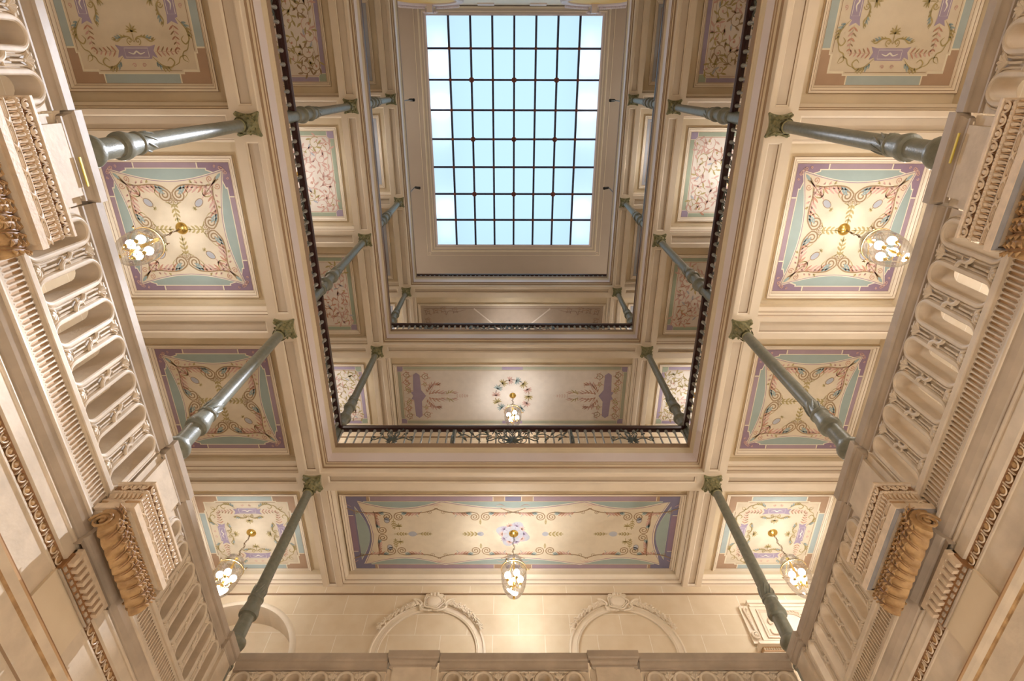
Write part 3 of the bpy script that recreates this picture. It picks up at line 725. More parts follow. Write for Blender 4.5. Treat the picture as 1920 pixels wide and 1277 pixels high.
for i in range(1, 8):
    mb.box(GX0+i*px-.045, GX0+i*px+.045, GY0, GY1, Z+.06, Z+.158)
    mb.box(GX0, GX1, GY0+i*py-.042, GY0+i*py+.042, Z+.06, Z+.158)
rel(mb).build('glazing_bar', M['leadbar'], root)
mb = MB()
for i in range(1, 8):
    for j in range(1, 8):
        r_ = .12 if (i in (2, 4, 6) and j in (2, 4, 6)) else .075
        mb.lathe([(0, -.03), (r_*.6, -.02), (r_, 0), (r_, .02)], 10, (GX0+i*px, GY0+j*py, Z+.04))
rel(mb).build('boss', M['rivet'], root, smooth=True)
# roof curb above the glass and the tubes that stand in it
mb = MB().use(M['lilac'])
for a in ((GX0-.3, GX0-.25, GY0-.3, GY1+.3), (GX1+.25, GX1+.3, GY0-.3, GY1+.3), (GX0-.3, GX1+.3, GY0-.3, GY0-.25), (GX0-.3, GX1+.3, GY1+.25, GY1+.3)): mb.box(*a, Z+.1, Z+2.2)
struct(mb.build('trim_roof_curb'))
mb = MB().use(M['lilac'])
for x in (GX0+px, GX1-px): mb.box(x-.01, x+.01, GY0, GY1, Z+.17, Z+.9)
struct(mb.build('trim_lamp_baffle'))
HOT = [(.45, .9), (1.05, 1.9), (2.4, 3.35), (3.6, 4.1), (6.15, 6.95), (7.25, 7.5)]
k = 0
for sx, side in ((GX0+.45, 'left'), (GX1-.45, 'right')):
    for n_, (a, b) in enumerate(HOT):
        ya, yb_ = GY0+a*py, GY0+b*py
        o = MB().box(sx-.05, sx+.05, ya+.25, max(yb_-.25, ya+.4), Z+.62, Z+.68).build('roof_lamp', M['tube'])
        tag(o, 'bright lamp glowing through the %s edge panes of the skylight, %s from the back' % (side, ('first', 'second', 'third', 'fourth', 'fifth', 'sixth')[n_]), 'lamp', 'lamps behind the skylight glass')

# ------------------------------------------------------------------ cast-iron columns
def make_column(H, lb):
    r = empty('cast_iron_column'); tag(r, lb, 'column')
    mb = MB()
    mb.box(-.19, .19, -.19, .19, 0, .12); mb.lathe([(.18, .12), (.19, .16), (.17, .2), (.15, .22), (.16, .27), (.13, .32)], 20)
    mb.build('base', M['iron'], r, smooth=True)
    mb = MB()
    mb.lathe([(.128, .32), (.118, .5), (.112, 1.15), (.112, 1.18)], 32, flute=.035)
    mb.lathe([(.112, 1.6), (.108, 2.05)], 24)
    hc = H-.40
    mb.lathe([(.10, 2.6), (.098, 3), (.094, (H+2.6)/2), (.088, hc)], 24)
    mb.build('shaft', M['iron'], r, smooth=True)
    mb = MB()
    mb.lathe([(.112, 1.18), (.135, 1.2), (.14, 1.23), (.12, 1.27), (.118, 1.48), (.125, 1.50), (.155, 1.53), (.166, 1.57), (.166, 1.6), (.155, 1.63), (.125, 1.65), (.112, 1.67), (.112, 1.7)], 24)
    mb.build('lower_ring', M['iron'], r, smooth=True)
    mb = MB()
    mb.lathe([(.108, 2.03), (.118, 2.04), (.145, 2.05), (.152, 2.08), (.152, 2.11), (.145, 2.14), (.128, 2.22), (.117, 2.30), (.114, 2.34), (.128, 2.355), (.13, 2.38), (.115, 2.40), (.108, 2.42), (.110, 2.55), (.104, 2.62)], 24)
    for i in range(8):   # husks wrapped round the shaft above the collar
        a = 2*PI*i/8; q = []
        for t in range(6):
            u = t/5; q.append((.112*math.cos(a+u*.7), .112*math.sin(a+u*.7), 2.42+.2*u))
        mb.tube(q, [.006, .013, .014, .012, .009, .004], 5)
    mb.build('collar', M['iron'], r, smooth=True)
    mb = MB(); z0 = H-.40
    mb.lathe([(.088, z0), (.102, z0+.01), (.102, z0+.035), (.092, z0+.045), (.095, z0+.10), (.11, z0+.22), (.14, z0+.31), (.15, z0+.33)], 20)
    for tier, (n, h, rr, zz) in enumerate(((8, .13, .10, z0+.045), (8, .2, .108, z0+.06))):
        for i in range(n):
            a = 2*PI*(i+.5*tier)/n; rows = []
            for t in range(6):
                u = t/5; ro = rr+.012+.035*u**2*(1+tier*.5); hh = zz+h*math.sin(u*1.9)/1.0*.98; wd = .034*math.sin(PI*(.25+.7*u))+.004
                rows.append([((ro+b_*0)*math.cos(a)-q*wd*math.sin(a), ro*math.sin(a)+q*wd*math.cos(a), hh+(-.006 if abs(q) == 1 else 0)) for q, b_ in ((-1, 0), (0, 0), (1, 0))])
            mb.grid(rows)
    for i in range(4):   # corner volutes
        a = PI/4+i*PI/2; d = Vector((math.cos(a), math.sin(a), 0)); q = []
        for (u, v) in cr([(.10, .17), (.14, .24), (.19, .30)], 4)+spiral(.195, .275, .035, 1.3, 1.2, -1): q.append((d.x*u, d.y*u, z0+v))
        mb.tube(q, .014, 6)
    ab = []
    for i in range(4):
        a = i*PI/2
        for t in range(7):
            u = -1+2*t/6; x = .15+.04*u*u; yv = u*.17
            ab.append((x*math.cos(a)-yv*math.sin(a), x*math.sin(a)+yv*math.cos(a)))
    n = len(ab); lo = [(x, y_, z0+.335) for x, y_ in ab]; hi = [(x*1.03, y_*1.03, z0+.38) for x, y_ in ab]
    mb.grid([lo, hi], closed_u=True); mb.poly(lo); mb.poly(hi)
    mb.build('capital', M['capital'], r, smooth=True, angle=50)
    MB().box(-.19, .19, -.19, .19, z0+.38, H).build('impost_block', M['plaster'], r)
    return r
COLP = {0: 'nearest the back wall', 1: 'in the middle of the side', 2: 'at the front corner'}
for key, zf, zc, nm in (('a', ZA, ZT['first']-.75, 'standing on the stone gallery'), ('b', ZT['first']+.15, ZT['second']-.75, 'on the lowest iron-railed gallery'), ('c', ZT['second']+.15, ZT['third']-.75, 'on the second iron-railed gallery')):
    pr = None
    for s in (-1, 1):
        for i, cyy in enumerate(CY):
            lb = 'grey-green cast iron column %s, %s side, %s' % (nm, SIDEW[s], ('back end', 'middle', 'front corner')[i])
            if pr is None: pr = make_column(zc-zf, lb); pr.location = (s*CX, cyy, zf); o = pr
            else: o = clone(pr, (s*CX, cyy, zf))
            o['label'] = lb; o['group'] = 'cast iron columns round the well'

# ------------------------------------------------------------------ iron railings
def iron_flourish(mb, big=False):
    """scroll ironwork in the local XZ plane about (0, 0)"""
    def t2(pts, r): mb.tube([(x, -.02, z) for x, z in pts], r, 5)
    S = 1.25 if big else 1
    for m in (-1, 1):
        t2([(m*x*S, z*S) for x, z in cr([(0, -.30), (.08, -.16), (.18, -.06), (.30, -.04), (.42, -.12), (.50, -.06)], 5)], .014)
        t2([(m*x*S, z*S) for x, z in spiral(.44, -.03, .06, 1.2, 0, 1)], .010)
        t2([(m*x*S, z*S) for x, z in cr([(.04, -.05), (.14, .10), (.10, .24), (.02, .14)], 5)], .013)
        t2([(m*x*S, z*S) for x, z in cr([(.0, .05), (.10, .20), (.2, .30)], 4)], .011)
        t2([(m*x*S, z*S) for x, z in cr([(.2, -.05), (.24, .08), (.32, .13)], 4)], .009)
        for c in ((.32, .15), (.26, .12), (.20, .32), (.47, -.14)): mb.ball((m*c[0]*S, -.02, c[1]*S), .024, 6, 4)
        for a, l in ((.3, .16), (.9, .2), (1.3, .22), (-.5, .16), (-1.0, .18)):
            t2([(m*u*l*math.cos(a)*S, -.12*S+u*l*math.sin(a)*S) for u in (0, .5, 1)], [.012, .026, .004])
        if big:
            t2([(m*x, z) for x, z in cr([(.5, .05), (.75, .12), (.95, -.02), (1.15, .10), (1.3, .0)], 5)], .012)
            for c in ((.62, .18), (.80, -.1), (.95, .12), (1.12, -.08), (1.25, .14)):
                mb.ball((m*c[0], -.02, c[1]), .03, 6, 4); t2([(m*c[0], c[1]), (m*(c[0]+.09), c[1]+.09)], [.03, .004]); t2([(m*c[0], c[1]), (m*(c[0]-.05), c[1]-.10)], [.026, .004])
            t2([(m*x, z) for x, z in spiral(.28, .12, .2, 1.5, 0, 1)], .012)
            t2([(m*x, z) for x, z in spiral(.2, -.15, .16, 1.5, 2, -1)], .012)
def railing(L_, lb, n, orn, gap=.0, posts=()):
    """runs along +X from 0 to L_, well on the -Y side"""
    r = empty('iron_railing'); tag(r, lb, 'railing', 'iron railings round the well')
    MB().add([(x, y_, z) for x in (0, L_) for y_, z in ((-.07, 1.05), (-.06, .985), (.06, .985), (.07, 1.05), (.055, 1.11), (0, 1.13), (-.055, 1.11))],
             [tuple(range(7)), tuple(range(7, 14))]+[(i, (i+1) % 7, 7+(i+1) % 7, 7+i) for i in range(7)]).build('handrail', M['handrail'], r)
    MB().box(0, L_, -.018, .018, .07, .095).build('bottom_rail', M['ornament'], r)
    MB().box(0, L_, -.012, .012, .97, .985).build('top_bar', M['handrail'], r)
    b = MB(); b.lathe([(.021, .0), (.021, .1), (.032, .12), (.021, .14), (.021, .86), (.026, .87), (.036, .885), (.040, .905), (.030, .925), (.040, .945), (.034, .96), (.022, .975)], 8)
    proto = None
    for i in range(n):
        x = L_*(i+.5)/n
        if proto is None: proto = b.build('baluster', M['bar'], r, smooth=True); o = proto
        else: o = proto.copy(); COL.objects.link(o)
        o.location = (x, 0, .0)
    for x, big in orn:
        mb = MB(); iron_flourish(mb, big); o = mb.build('iron_scrollwork', M['ornament'], r, smooth=True); o.location = (x, 0, .66)
    for x in posts:
        mb = MB(); mb.box(-.025, .025, -.025, .025, 0, .98)
        mb.tube([(0, -.05-p[0], p[1]) for p in cr([(0, .1), (.10, .25), (.12, .45), (.04, .62), (.0, .55)], 5)], .02, 6)
        mb.ball((0, -.10, .40), .05, 8, 6, (.6, 1, 1.6))
        o = mb.build('scrolled_newel', M['ornament'], r, smooth=True); o.location = (x, 0, 0)
    return r
RY = YF+.27; RX = HX+.24
for key in ZT:
    zf = ZT[key]+.15; nm = LVN[key]
    r = railing(2*RX, 'black-railed ironwork balustrade across the front of the %s' % nm, 43, [(RX-2.85, False), (RX, True), (RX+2.85, False)], posts=(RX-1.42, RX+1.42))
    r.location = (-RX, RY, zf)
    ends = [YB]+[CY[0], CY[1], RY]
    for s in (-1, 1):
        for i in range(3):
            a, b = ends[i], ends[i+1]
            a += .0 if i == 0 else .10; b -= .10
            L_ = b-a
            r = railing(L_, 'ironwork balustrade on the %s side of the %s, %s' % (SIDEW[s], nm, ('back bay', 'middle bay', 'front bay')[i]), 15, [(L_/2, i == 1)])
            if s < 0: r.location = (-RX, a, zf); r.rotation_euler = (0, 0, PI/2); r.scale = (1, -1, 1)
            else: r.location = (RX, a, zf); r.rotation_euler = (0, 0, PI/2)
# ------------------------------------------------------------------ lanterns
def make_lantern():
    """origin at the ceiling rose, hanging down"""
    r = empty('glass_lantern')
    MB().lathe([(0, -.09), (.02, -.085), (.03, -.06), (.055, -.05), (.08, -.035), (.095, -.02), (.10, 0)], 24).build('ceiling_rose', M['brass'], r, smooth=True)
    mb = MB(); z = -.09; i = 0
    while z > -.76:
        pts = []
        for t in range(8):
            a = 2*PI*t/8; u = .014*math.cos(a); v = .032*math.sin(a)
            w_ = .02*math.sin(z*26)*min(1, -z*3); pts.append((u+w_, 0, z-.02+v) if i % 2 else (w_, u, z-.02+v))
        mb.tube(pts, .0045, 4, True); z -= .042; i += 1
    mb.build('chain', M['chain'], r, smooth=True)
    MB().lathe([(.05, -.63), (.10, -.65), (.15, -.69), (.175, -.75), (.18, -.80), (.175, -.805), (.145, -.70), (.10, -.66), (.05, -.64)], 28).build('smoke_bell', M['glass'], r, smooth=True).location.z = -.13
    mb = MB(); mb.lathe([(.0, -.64), (.03, -.65), (.035, -.70), (.02, -.76), (.018, -1.2), (.03, -1.28), (.02, -1.4), (.0, -1.44)], 12)
    for k_ in range(3):
        a = 2*PI*k_/3
        mb.tube([(.03*math.cos(a), .03*math.sin(a), -.72), (.10*math.cos(a), .10*math.sin(a), -.80), (.2*math.cos(a), .2*math.sin(a), -.93)], .006, 5)
    mb.build('stem', M['brass'], r, smooth=True).location.z = -.13
    mb = MB(); mb.lathe([(.236, -.935), (.245, -.935), (.247, -.945), (.245, -.957), (.236, -.957)], 32)
    for k_ in range(3):
        a = 2*PI*k_/3; c = (.275*math.cos(a), .275*math.sin(a), -.95); mb.ball(c, .018, 8, 6); mb.tube([(.24*math.cos(a), .24*math.sin(a), -.95), c], .008, 5)
        mb.tube([(c[0], c[1], -.95), (c[0]*1.08, c[1]*1.08, -.91)], .006, 5)
    mb.build('brass_band', M['darkbrass'], r, smooth=True).location.z = -.13
    MB().lathe([(.14, -.80), (.19, -.86), (.232, -.95), (.24, -1.06), (.236, -1.22), (.215, -1.38), (.175, -1.52), (.12, -1.62), (.05, -1.675), (.02, -1.68)], 32).build('glass_body', M['glass'], r, smooth=True).location.z = -.13
    MB().lathe([(0, -1.74), (.012, -1.73), (.02, -1.71), (.012, -1.69), (.025, -1.68), (.0, -1.67)], 12).build('finial', M['brass'], r, smooth=True).location.z = -.13
    mb = MB()
    for k_ in range(4):
        a = 2*PI*k_/4+.4; q = [(.02*math.cos(a), .02*math.sin(a), -1.36), (.07*math.cos(a), .07*math.sin(a), -1.42), (.12*math.cos(a), .12*math.sin(a), -1.38), (.125*math.cos(a), .125*math.sin(a), -1.30)]
        mb.tube(cr(q, 4), .008, 5); mb.lathe([(.0, -1.32), (.03, -1.30), (.034, -1.285), (.014, -1.27), (.014, -1.24)], 8, (.125*math.cos(a), .125*math.sin(a), 0))
    cl = mb.build('candle_cluster', M['brass'], r, smooth=True); cl.location.z = -.13
    for k_ in range(4):
        a = 2*PI*k_/4+.4
        b = MB().ball((.125*math.cos(a), .125*math.sin(a), -1.165), .062, 12, 8, (1, 1, 1.25)).build('bulb', M['bulb'], cl, smooth=True)
    return r
LP = []
for key in ZT:
    z = ZT[key]-.272
    for s in (-1, 1):
        LP.append((s*6.02, 2.48, z, 'glass lantern on a chain under the %s ceiling, %s side' % (LVN[key], SIDEW[s])))
        LP.append((s*6.13, 9.7, z, 'glass lantern on a chain under the %s ceiling, %s front corner' % (LVN[key], SIDEW[s])))
    LP.append((.03, 9.72, z, 'glass lantern on a chain at the middle of the %s front' % LVN[key]))
pl = None
for x, yv, z, lb in LP:
    if pl is None: pl = make_lantern(); pl.location = (x, yv, z); o = pl
    else: o = clone(pl, (x, yv, z))
    o.scale = (1.15, 1.15, 1)
    tag(o, lb, 'lantern', 'glass lanterns under the galleries')
    point('lantern_light', (x, yv, z-1.30), LANTERN_W*(.72 if x < -1 else 1.0 if x > 1 else 1.1 if z < 12 else .75), WARM, .10)

# ------------------------------------------------------------------ stone gallery: cornice, balustrade, pedestals
mb = MB()
mb.use(M['stone']).ring([(.3, 4.50), (-.005, 4.50), (-.01, 4.49), (-.01, 4.445), (.0, 4.44), (.012, 4.44)])
mb.use(M['flute']).ring([(.035, 4.44), (.035, 4.185)])
mb.use(M['stone']).ring([(.012, 4.185), (.0, 4.18), (0, 4.15), (-.02, 4.145), (-.05, 4.13), (-.055, 4.11), (-.05, 4.095), (-.04, 4.09)])
mb.use(M['stone_grey']).ring([(-.04, 4.09), (-.038, 4.07), (-.025, 4.02), (.0, 3.97), (.025, 3.95)])
mb.use(M['stone']).ring([(.025, 3.95), (.01, 3.945), (.005, 3.925), (.01, 3.91), (.02, 3.905), (.02, 3.885), (.005, 3.88), (.005, 3.775), (.03, 3.765)])
mb.use(M['glaze_and_shade']).ring([(.03, 3.765), (.045, 3.75), (.055, 3.70), (.055, 3.675)])
mb.use(M['stone']).ring([(.055, 3.675), (.03, 3.67), (.028, 3.65), (.04, 3.645)])
mb.ring([(.04, 3.645), (.045, 3.36), (.02, 3.35)])
struct(mb.build('trim_gallery_cornice'))
# flutes between raised ribs
def along(fn, step, a_side=(YB+.1, YF), a_front=(-HX, HX)):
    n = int((a_side[1]-a_side[0])/step)
    for s in (-1, 1):
        for i in range(n):
            yv = a_side[0]+(i+.5)*step; T = Matrix.Translation((s*HX, yv, 0)) @ Matrix.Rotation(-s*PI/2, 4, 'Z'); fn(T)
    n = int((a_front[1]-a_front[0])/step)
    for i in range(n): fn(Matrix.Translation((a_front[0]+(i+.5)*step, YF, 0)))
mb = MB()
def rib(T):      # local: x along, +y into the building
    mb.use(M['stone'])
    st = [(-.006, .0), (-.011, .024)]
    v = [(-.012, .036, 4.215), (-.007, .010, 4.22), (.007, .010, 4.22), (.012, .036, 4.215), (-.012, .036, 4.41), (-.007, .010, 4.41), (.007, .010, 4.41), (.012, .036, 4.41)]
    mb.add(v, [(0, 1, 5, 4), (1, 2, 6, 5), (2, 3, 7, 6)], T)
    # rounded heads of the flutes
    for z0, sg in ((4.41, 1), (4.217, -1)):
        mb.add([(.007, .010, z0), (.0245, .010, z0), (.0245, .010, z0), (.014, .010, z0-sg*.012), (.007, .010, z0-sg*.024)], [(0, 1, 3, 4)], T)
        mb.add([(-.007, .010, z0), (-.0245, .010, z0), (-.014, .010, z0-sg*.012), (-.007, .010, z0-sg*.024)], [(0, 1, 2, 3)], T)
along(rib, .049)
mb.use(M['stone']).ring([(.010, 4.44), (.010, 4.412), (.034, 4.412)]); mb.ring([(.034, 4.217), (.010, 4.217), (.010, 4.185)])
struct(mb.build('trim_fluted_frieze'))
mb = MB()
def egg(T):
    mb.use(M['ochre']).ball((0, .045, 3.722), .033, 8, 6, (.95, .75, 1.15), T)
    pts = [(.042*math.cos(a), .028, 3.73+.046*math.sin(a)) for a in [PI*1.02-PI*1.04*-i/8 for i in range(9)]]
    mb.use(M['stucco']).tube([(p[0], p[1], p[2]) for p in pts], .0075, 4, False, T)
    mb.use(M['stucco']).add([(.056, .03, 3.755), (.072, .03, 3.755), (.064, .012, 3.675), (.064, .04, 3.675)], [(0, 1, 2), (0, 2, 3), (1, 3, 2)], T)
along(egg, .128)
o = mb.build('trim_egg_and_dart', smooth=True); struct(o)

def stadium(hw, hh, n=8):           # half width along, half height, as (u, v)
    q = []
    for i in range(n+1): a = PI*i/n; q.append((hw*math.cos(a), hh-hw+hw*math.sin(a)))
    for i in range(n+1): a = PI+PI*i/n; q.append((hw*math.cos(a), -(hh-hw)+hw*math.sin(a)))
    return q
ZL, ZH, ZM = 4.49, 5.30, 4.865
def pierced(u0, u1, n, phase0):
    """pierced panel from u0 to u1; openings pitch p; local x along, -y to the well"""
    mb = MB(); p = (u1-u0)/n
    for i in range(n):
        c = u0+(i+.5)*p; st = stadium(.086, .362)
        outer = [(c-p/2, ZL), (c+p/2, ZL), (c+p/2, ZH), (c-p/2, ZH)]
        for y_ in (.05, .24):
            # quads between the hole and the cell edge
            cell = []; hw_, hh_ = .086, .362
            for (u, v) in st:
                sg = 1 if v > 0 else -1; vc = sg*(hh_-hw_); du, dv = u, v-vc
                t = min((p/2)/abs(du) if abs(du) > 1e-6 else 1e9, (.405-(hh_-hw_))/abs(dv) if abs(dv) > 1e-6 else 1e9)
                cell.append((c+du*t, ZM+vc+dv*t))
            hole = [(c+u, ZM+v) for u, v in st]
            A = [(x, y_, z) for x, z in hole]; B = [(x, y_, min(max(z, ZL), ZH)) for x, z in cell]
            mb.grid([A, B], closed_u=True)
            # corners of the cell
            for sx in (-1, 1):
                for sz in (-1, 1):
                    cc = (c+sx*p/2, y_, ZM+sz*.405)
                    near = sorted(B, key=lambda q: (Vector(q)-Vector(cc)).length)[:2]
                    mb.add([cc]+near, [(0, 1, 2)])
        mb.grid([[(c+u, .05, ZM+v) for u, v in st], [(c+u, .24, ZM+v) for u, v in st]], closed_u=True)
        # moulded band round the opening (a flat raised band with two rolls)
        rows = []
        for w_, h_, y_ in ((.086, .362, .05), (.086, .362, .014), (.096, .370, .004), (.112, .382, .0), (.128, .389, .004), (.138, .393, .016), (.142, .395, .03), (.146, .397, .03), (.150, .399, .018), (.160, .402, .012), (.168, .404, .02), (.170, .405, .045)):
            rows.append([(c+u, y_, ZM+v) for u, v in stadium(w_, h_, 10)])
        mb.grid(rows, closed_u=True)
        if i == n-1: continue
        xx = c+p/2
        mb.tube([(xx+.05*a_, .008, ZM+b_) for a_, b_ in cr([(-1.2, .075), (-.5, .06), (.0, .02), (.0, -.02), (.5, -.06), (1.2, -.075)], 4)], .020, 8)
        mb.tube([(xx+.05*a_, .006, ZM+b_) for a_, b_ in cr([(-.9, -.035), (-.3, -.03), (.0, -.01), (.3, .03), (.9, .035)], 4)], .010, 6)
        for sz in (-1, 1):
            mb.tube([(xx, .012, ZM+sz*.11), (xx, .012, ZM+sz*.25)], .010, 6)
            mb.ball((xx, .012, ZM+sz*.265), .016, 8, 5)
            for a_, l_ in ((0, .12), (.5, .12), (-.5, .12), (.95, .11), (-.95, .11)):
                mb.tube([(xx, .02, ZM+sz*.28), (xx+.5*l_*math.sin(a_), .008, ZM+sz*(.28+.55*l_*math.cos(a_))), (xx+l_*math.sin(a_), .03, ZM+sz*(.28+l_*math.cos(a_)))], [.010, .019, .006], 6)
    return mb
CAPP = [(.32, 5.53), (0, 5.53), (-.005, 5.525), (-.005, 5.43), (.005, 5.42), (.02, 5.415), (.02, 5.395), (.025, 5.37), (.045, 5.335), (.05, 5.32), (.035, 5.315), (.035, 5.295), (.05, 5.29), (.06, 5.285)]
def extr(mb, prof, u0, u1, caps=True):
    rows = [[(u0, d, z) for d, z in prof], [(u1, d, z) for d, z in prof]]; mb.grid(rows)
    if caps:
        for u in (u0, u1): mb.poly([(u, d, z) for d, z in prof]+[(u, prof[0][0], prof[-1][1])])
def place(o, s, u):      # s: 'L','R','F'
    if s == 'F': o.location = (u, YF, 0)
    elif s == 'L': o.location = (-HX, u, 0); o.rotation_euler = (0, 0, PI/2)
    else: o.location = (HX, u, 0); o.rotation_euler = (0, 0, -PI/2)
SN = {'L': 'left', 'R': 'right', 'F': 'front'}
PH = .407
def balustrade(s, u0, u1, n, lb):
    L_ = u1-u0; r = empty('stone_balustrade'); tag(r, lb, 'balustrade', 'pierced stone balustrades of the gallery')
    a, b = (-L_/2, L_/2)
    mb = pierced(a, b, n, 0); mb.build('pierced_panel', M['stone'], r, smooth=True, angle=30)
    mb = MB(); extr(mb, CAPP, a, b); mb.build('rail_cap', M['stone_grey'], r, smooth=True, angle=30)
    place(r, s, (u0+u1)/2); return r
def pedestal(s, u, lb, hw=.37, tape=False):
    r = empty('stone_pedestal'); tag(r, lb, 'pedestal', 'stone pedestals of the balustrade')
    MB().box(-hw+.06, hw-.06, -.012, .07, 4.50, 5.30).box(-hw-.02, hw+.02, .03, .065, 4.50, 5.30).build('die', M['stone'], r)
    mb = MB(); pr = [(d-.05, z+.006) for d, z in CAPP]
    rows = []
    for d, z in pr[1:]:
        e = hw+.035-(d+.055); rows.append([(-e, .07, z), (-e, d, z), (e, d, z), (e, .07, z)])
    mb.grid(rows); mb.add(rows[0], [(0, 1, 2, 3)])
    mb.build('pedestal_cap', M['stone_grey'], r)
    if tape:
        MB().box(-.02, .24, -.045, -.035, 5.34, 5.36).build('yellow_tape', M['yellow'], r)
    place(r, s, u); return r
for s in 'LR':
    us = [(CY[0], CY[1]), (CY[1], YF+.05)]
    for i, (a, b) in enumerate(((YB, CY[0]-PH), (CY[0]+PH, CY[1]-PH), (CY[1]+PH, YF-.42))):
        n = 7 if i else 8
        # rotate so that local +y points into the building
        r = balustrade(s, a, b, n, 'pierced stone balustrade on the %s side, %s' % (SN[s], ('next to the back wall', 'middle bay', 'bay ending at the front corner')[i]))
    for i, u in enumerate((CY[0], CY[1], YF-.2)):
        pedestal(s, u, 'plain stone pedestal of the %s balustrade, %s' % (SN[s], ('nearest the back wall', 'between its middle and front bays', 'at the front corner')[i]), .37 if i < 2 else .22, tape=(i == 0))
FP = [-1.42, 1.42]
for i, (a, b, n) in enumerate(((-HX+.04, -1.42-.368, 6), (-1.42+.368, 1.42-.368, 5), (1.42+.368, HX-.04, 6))):
    balustrade('F', a, b, n, 'pierced stone balustrade of the front side, %s section' % ('left', 'middle', 'right')[i])
for i, u in enumerate(FP): pedestal('F', u, 'plain stone pedestal of the front balustrade, %s of its middle section' % ('left', 'right')[i], .33)

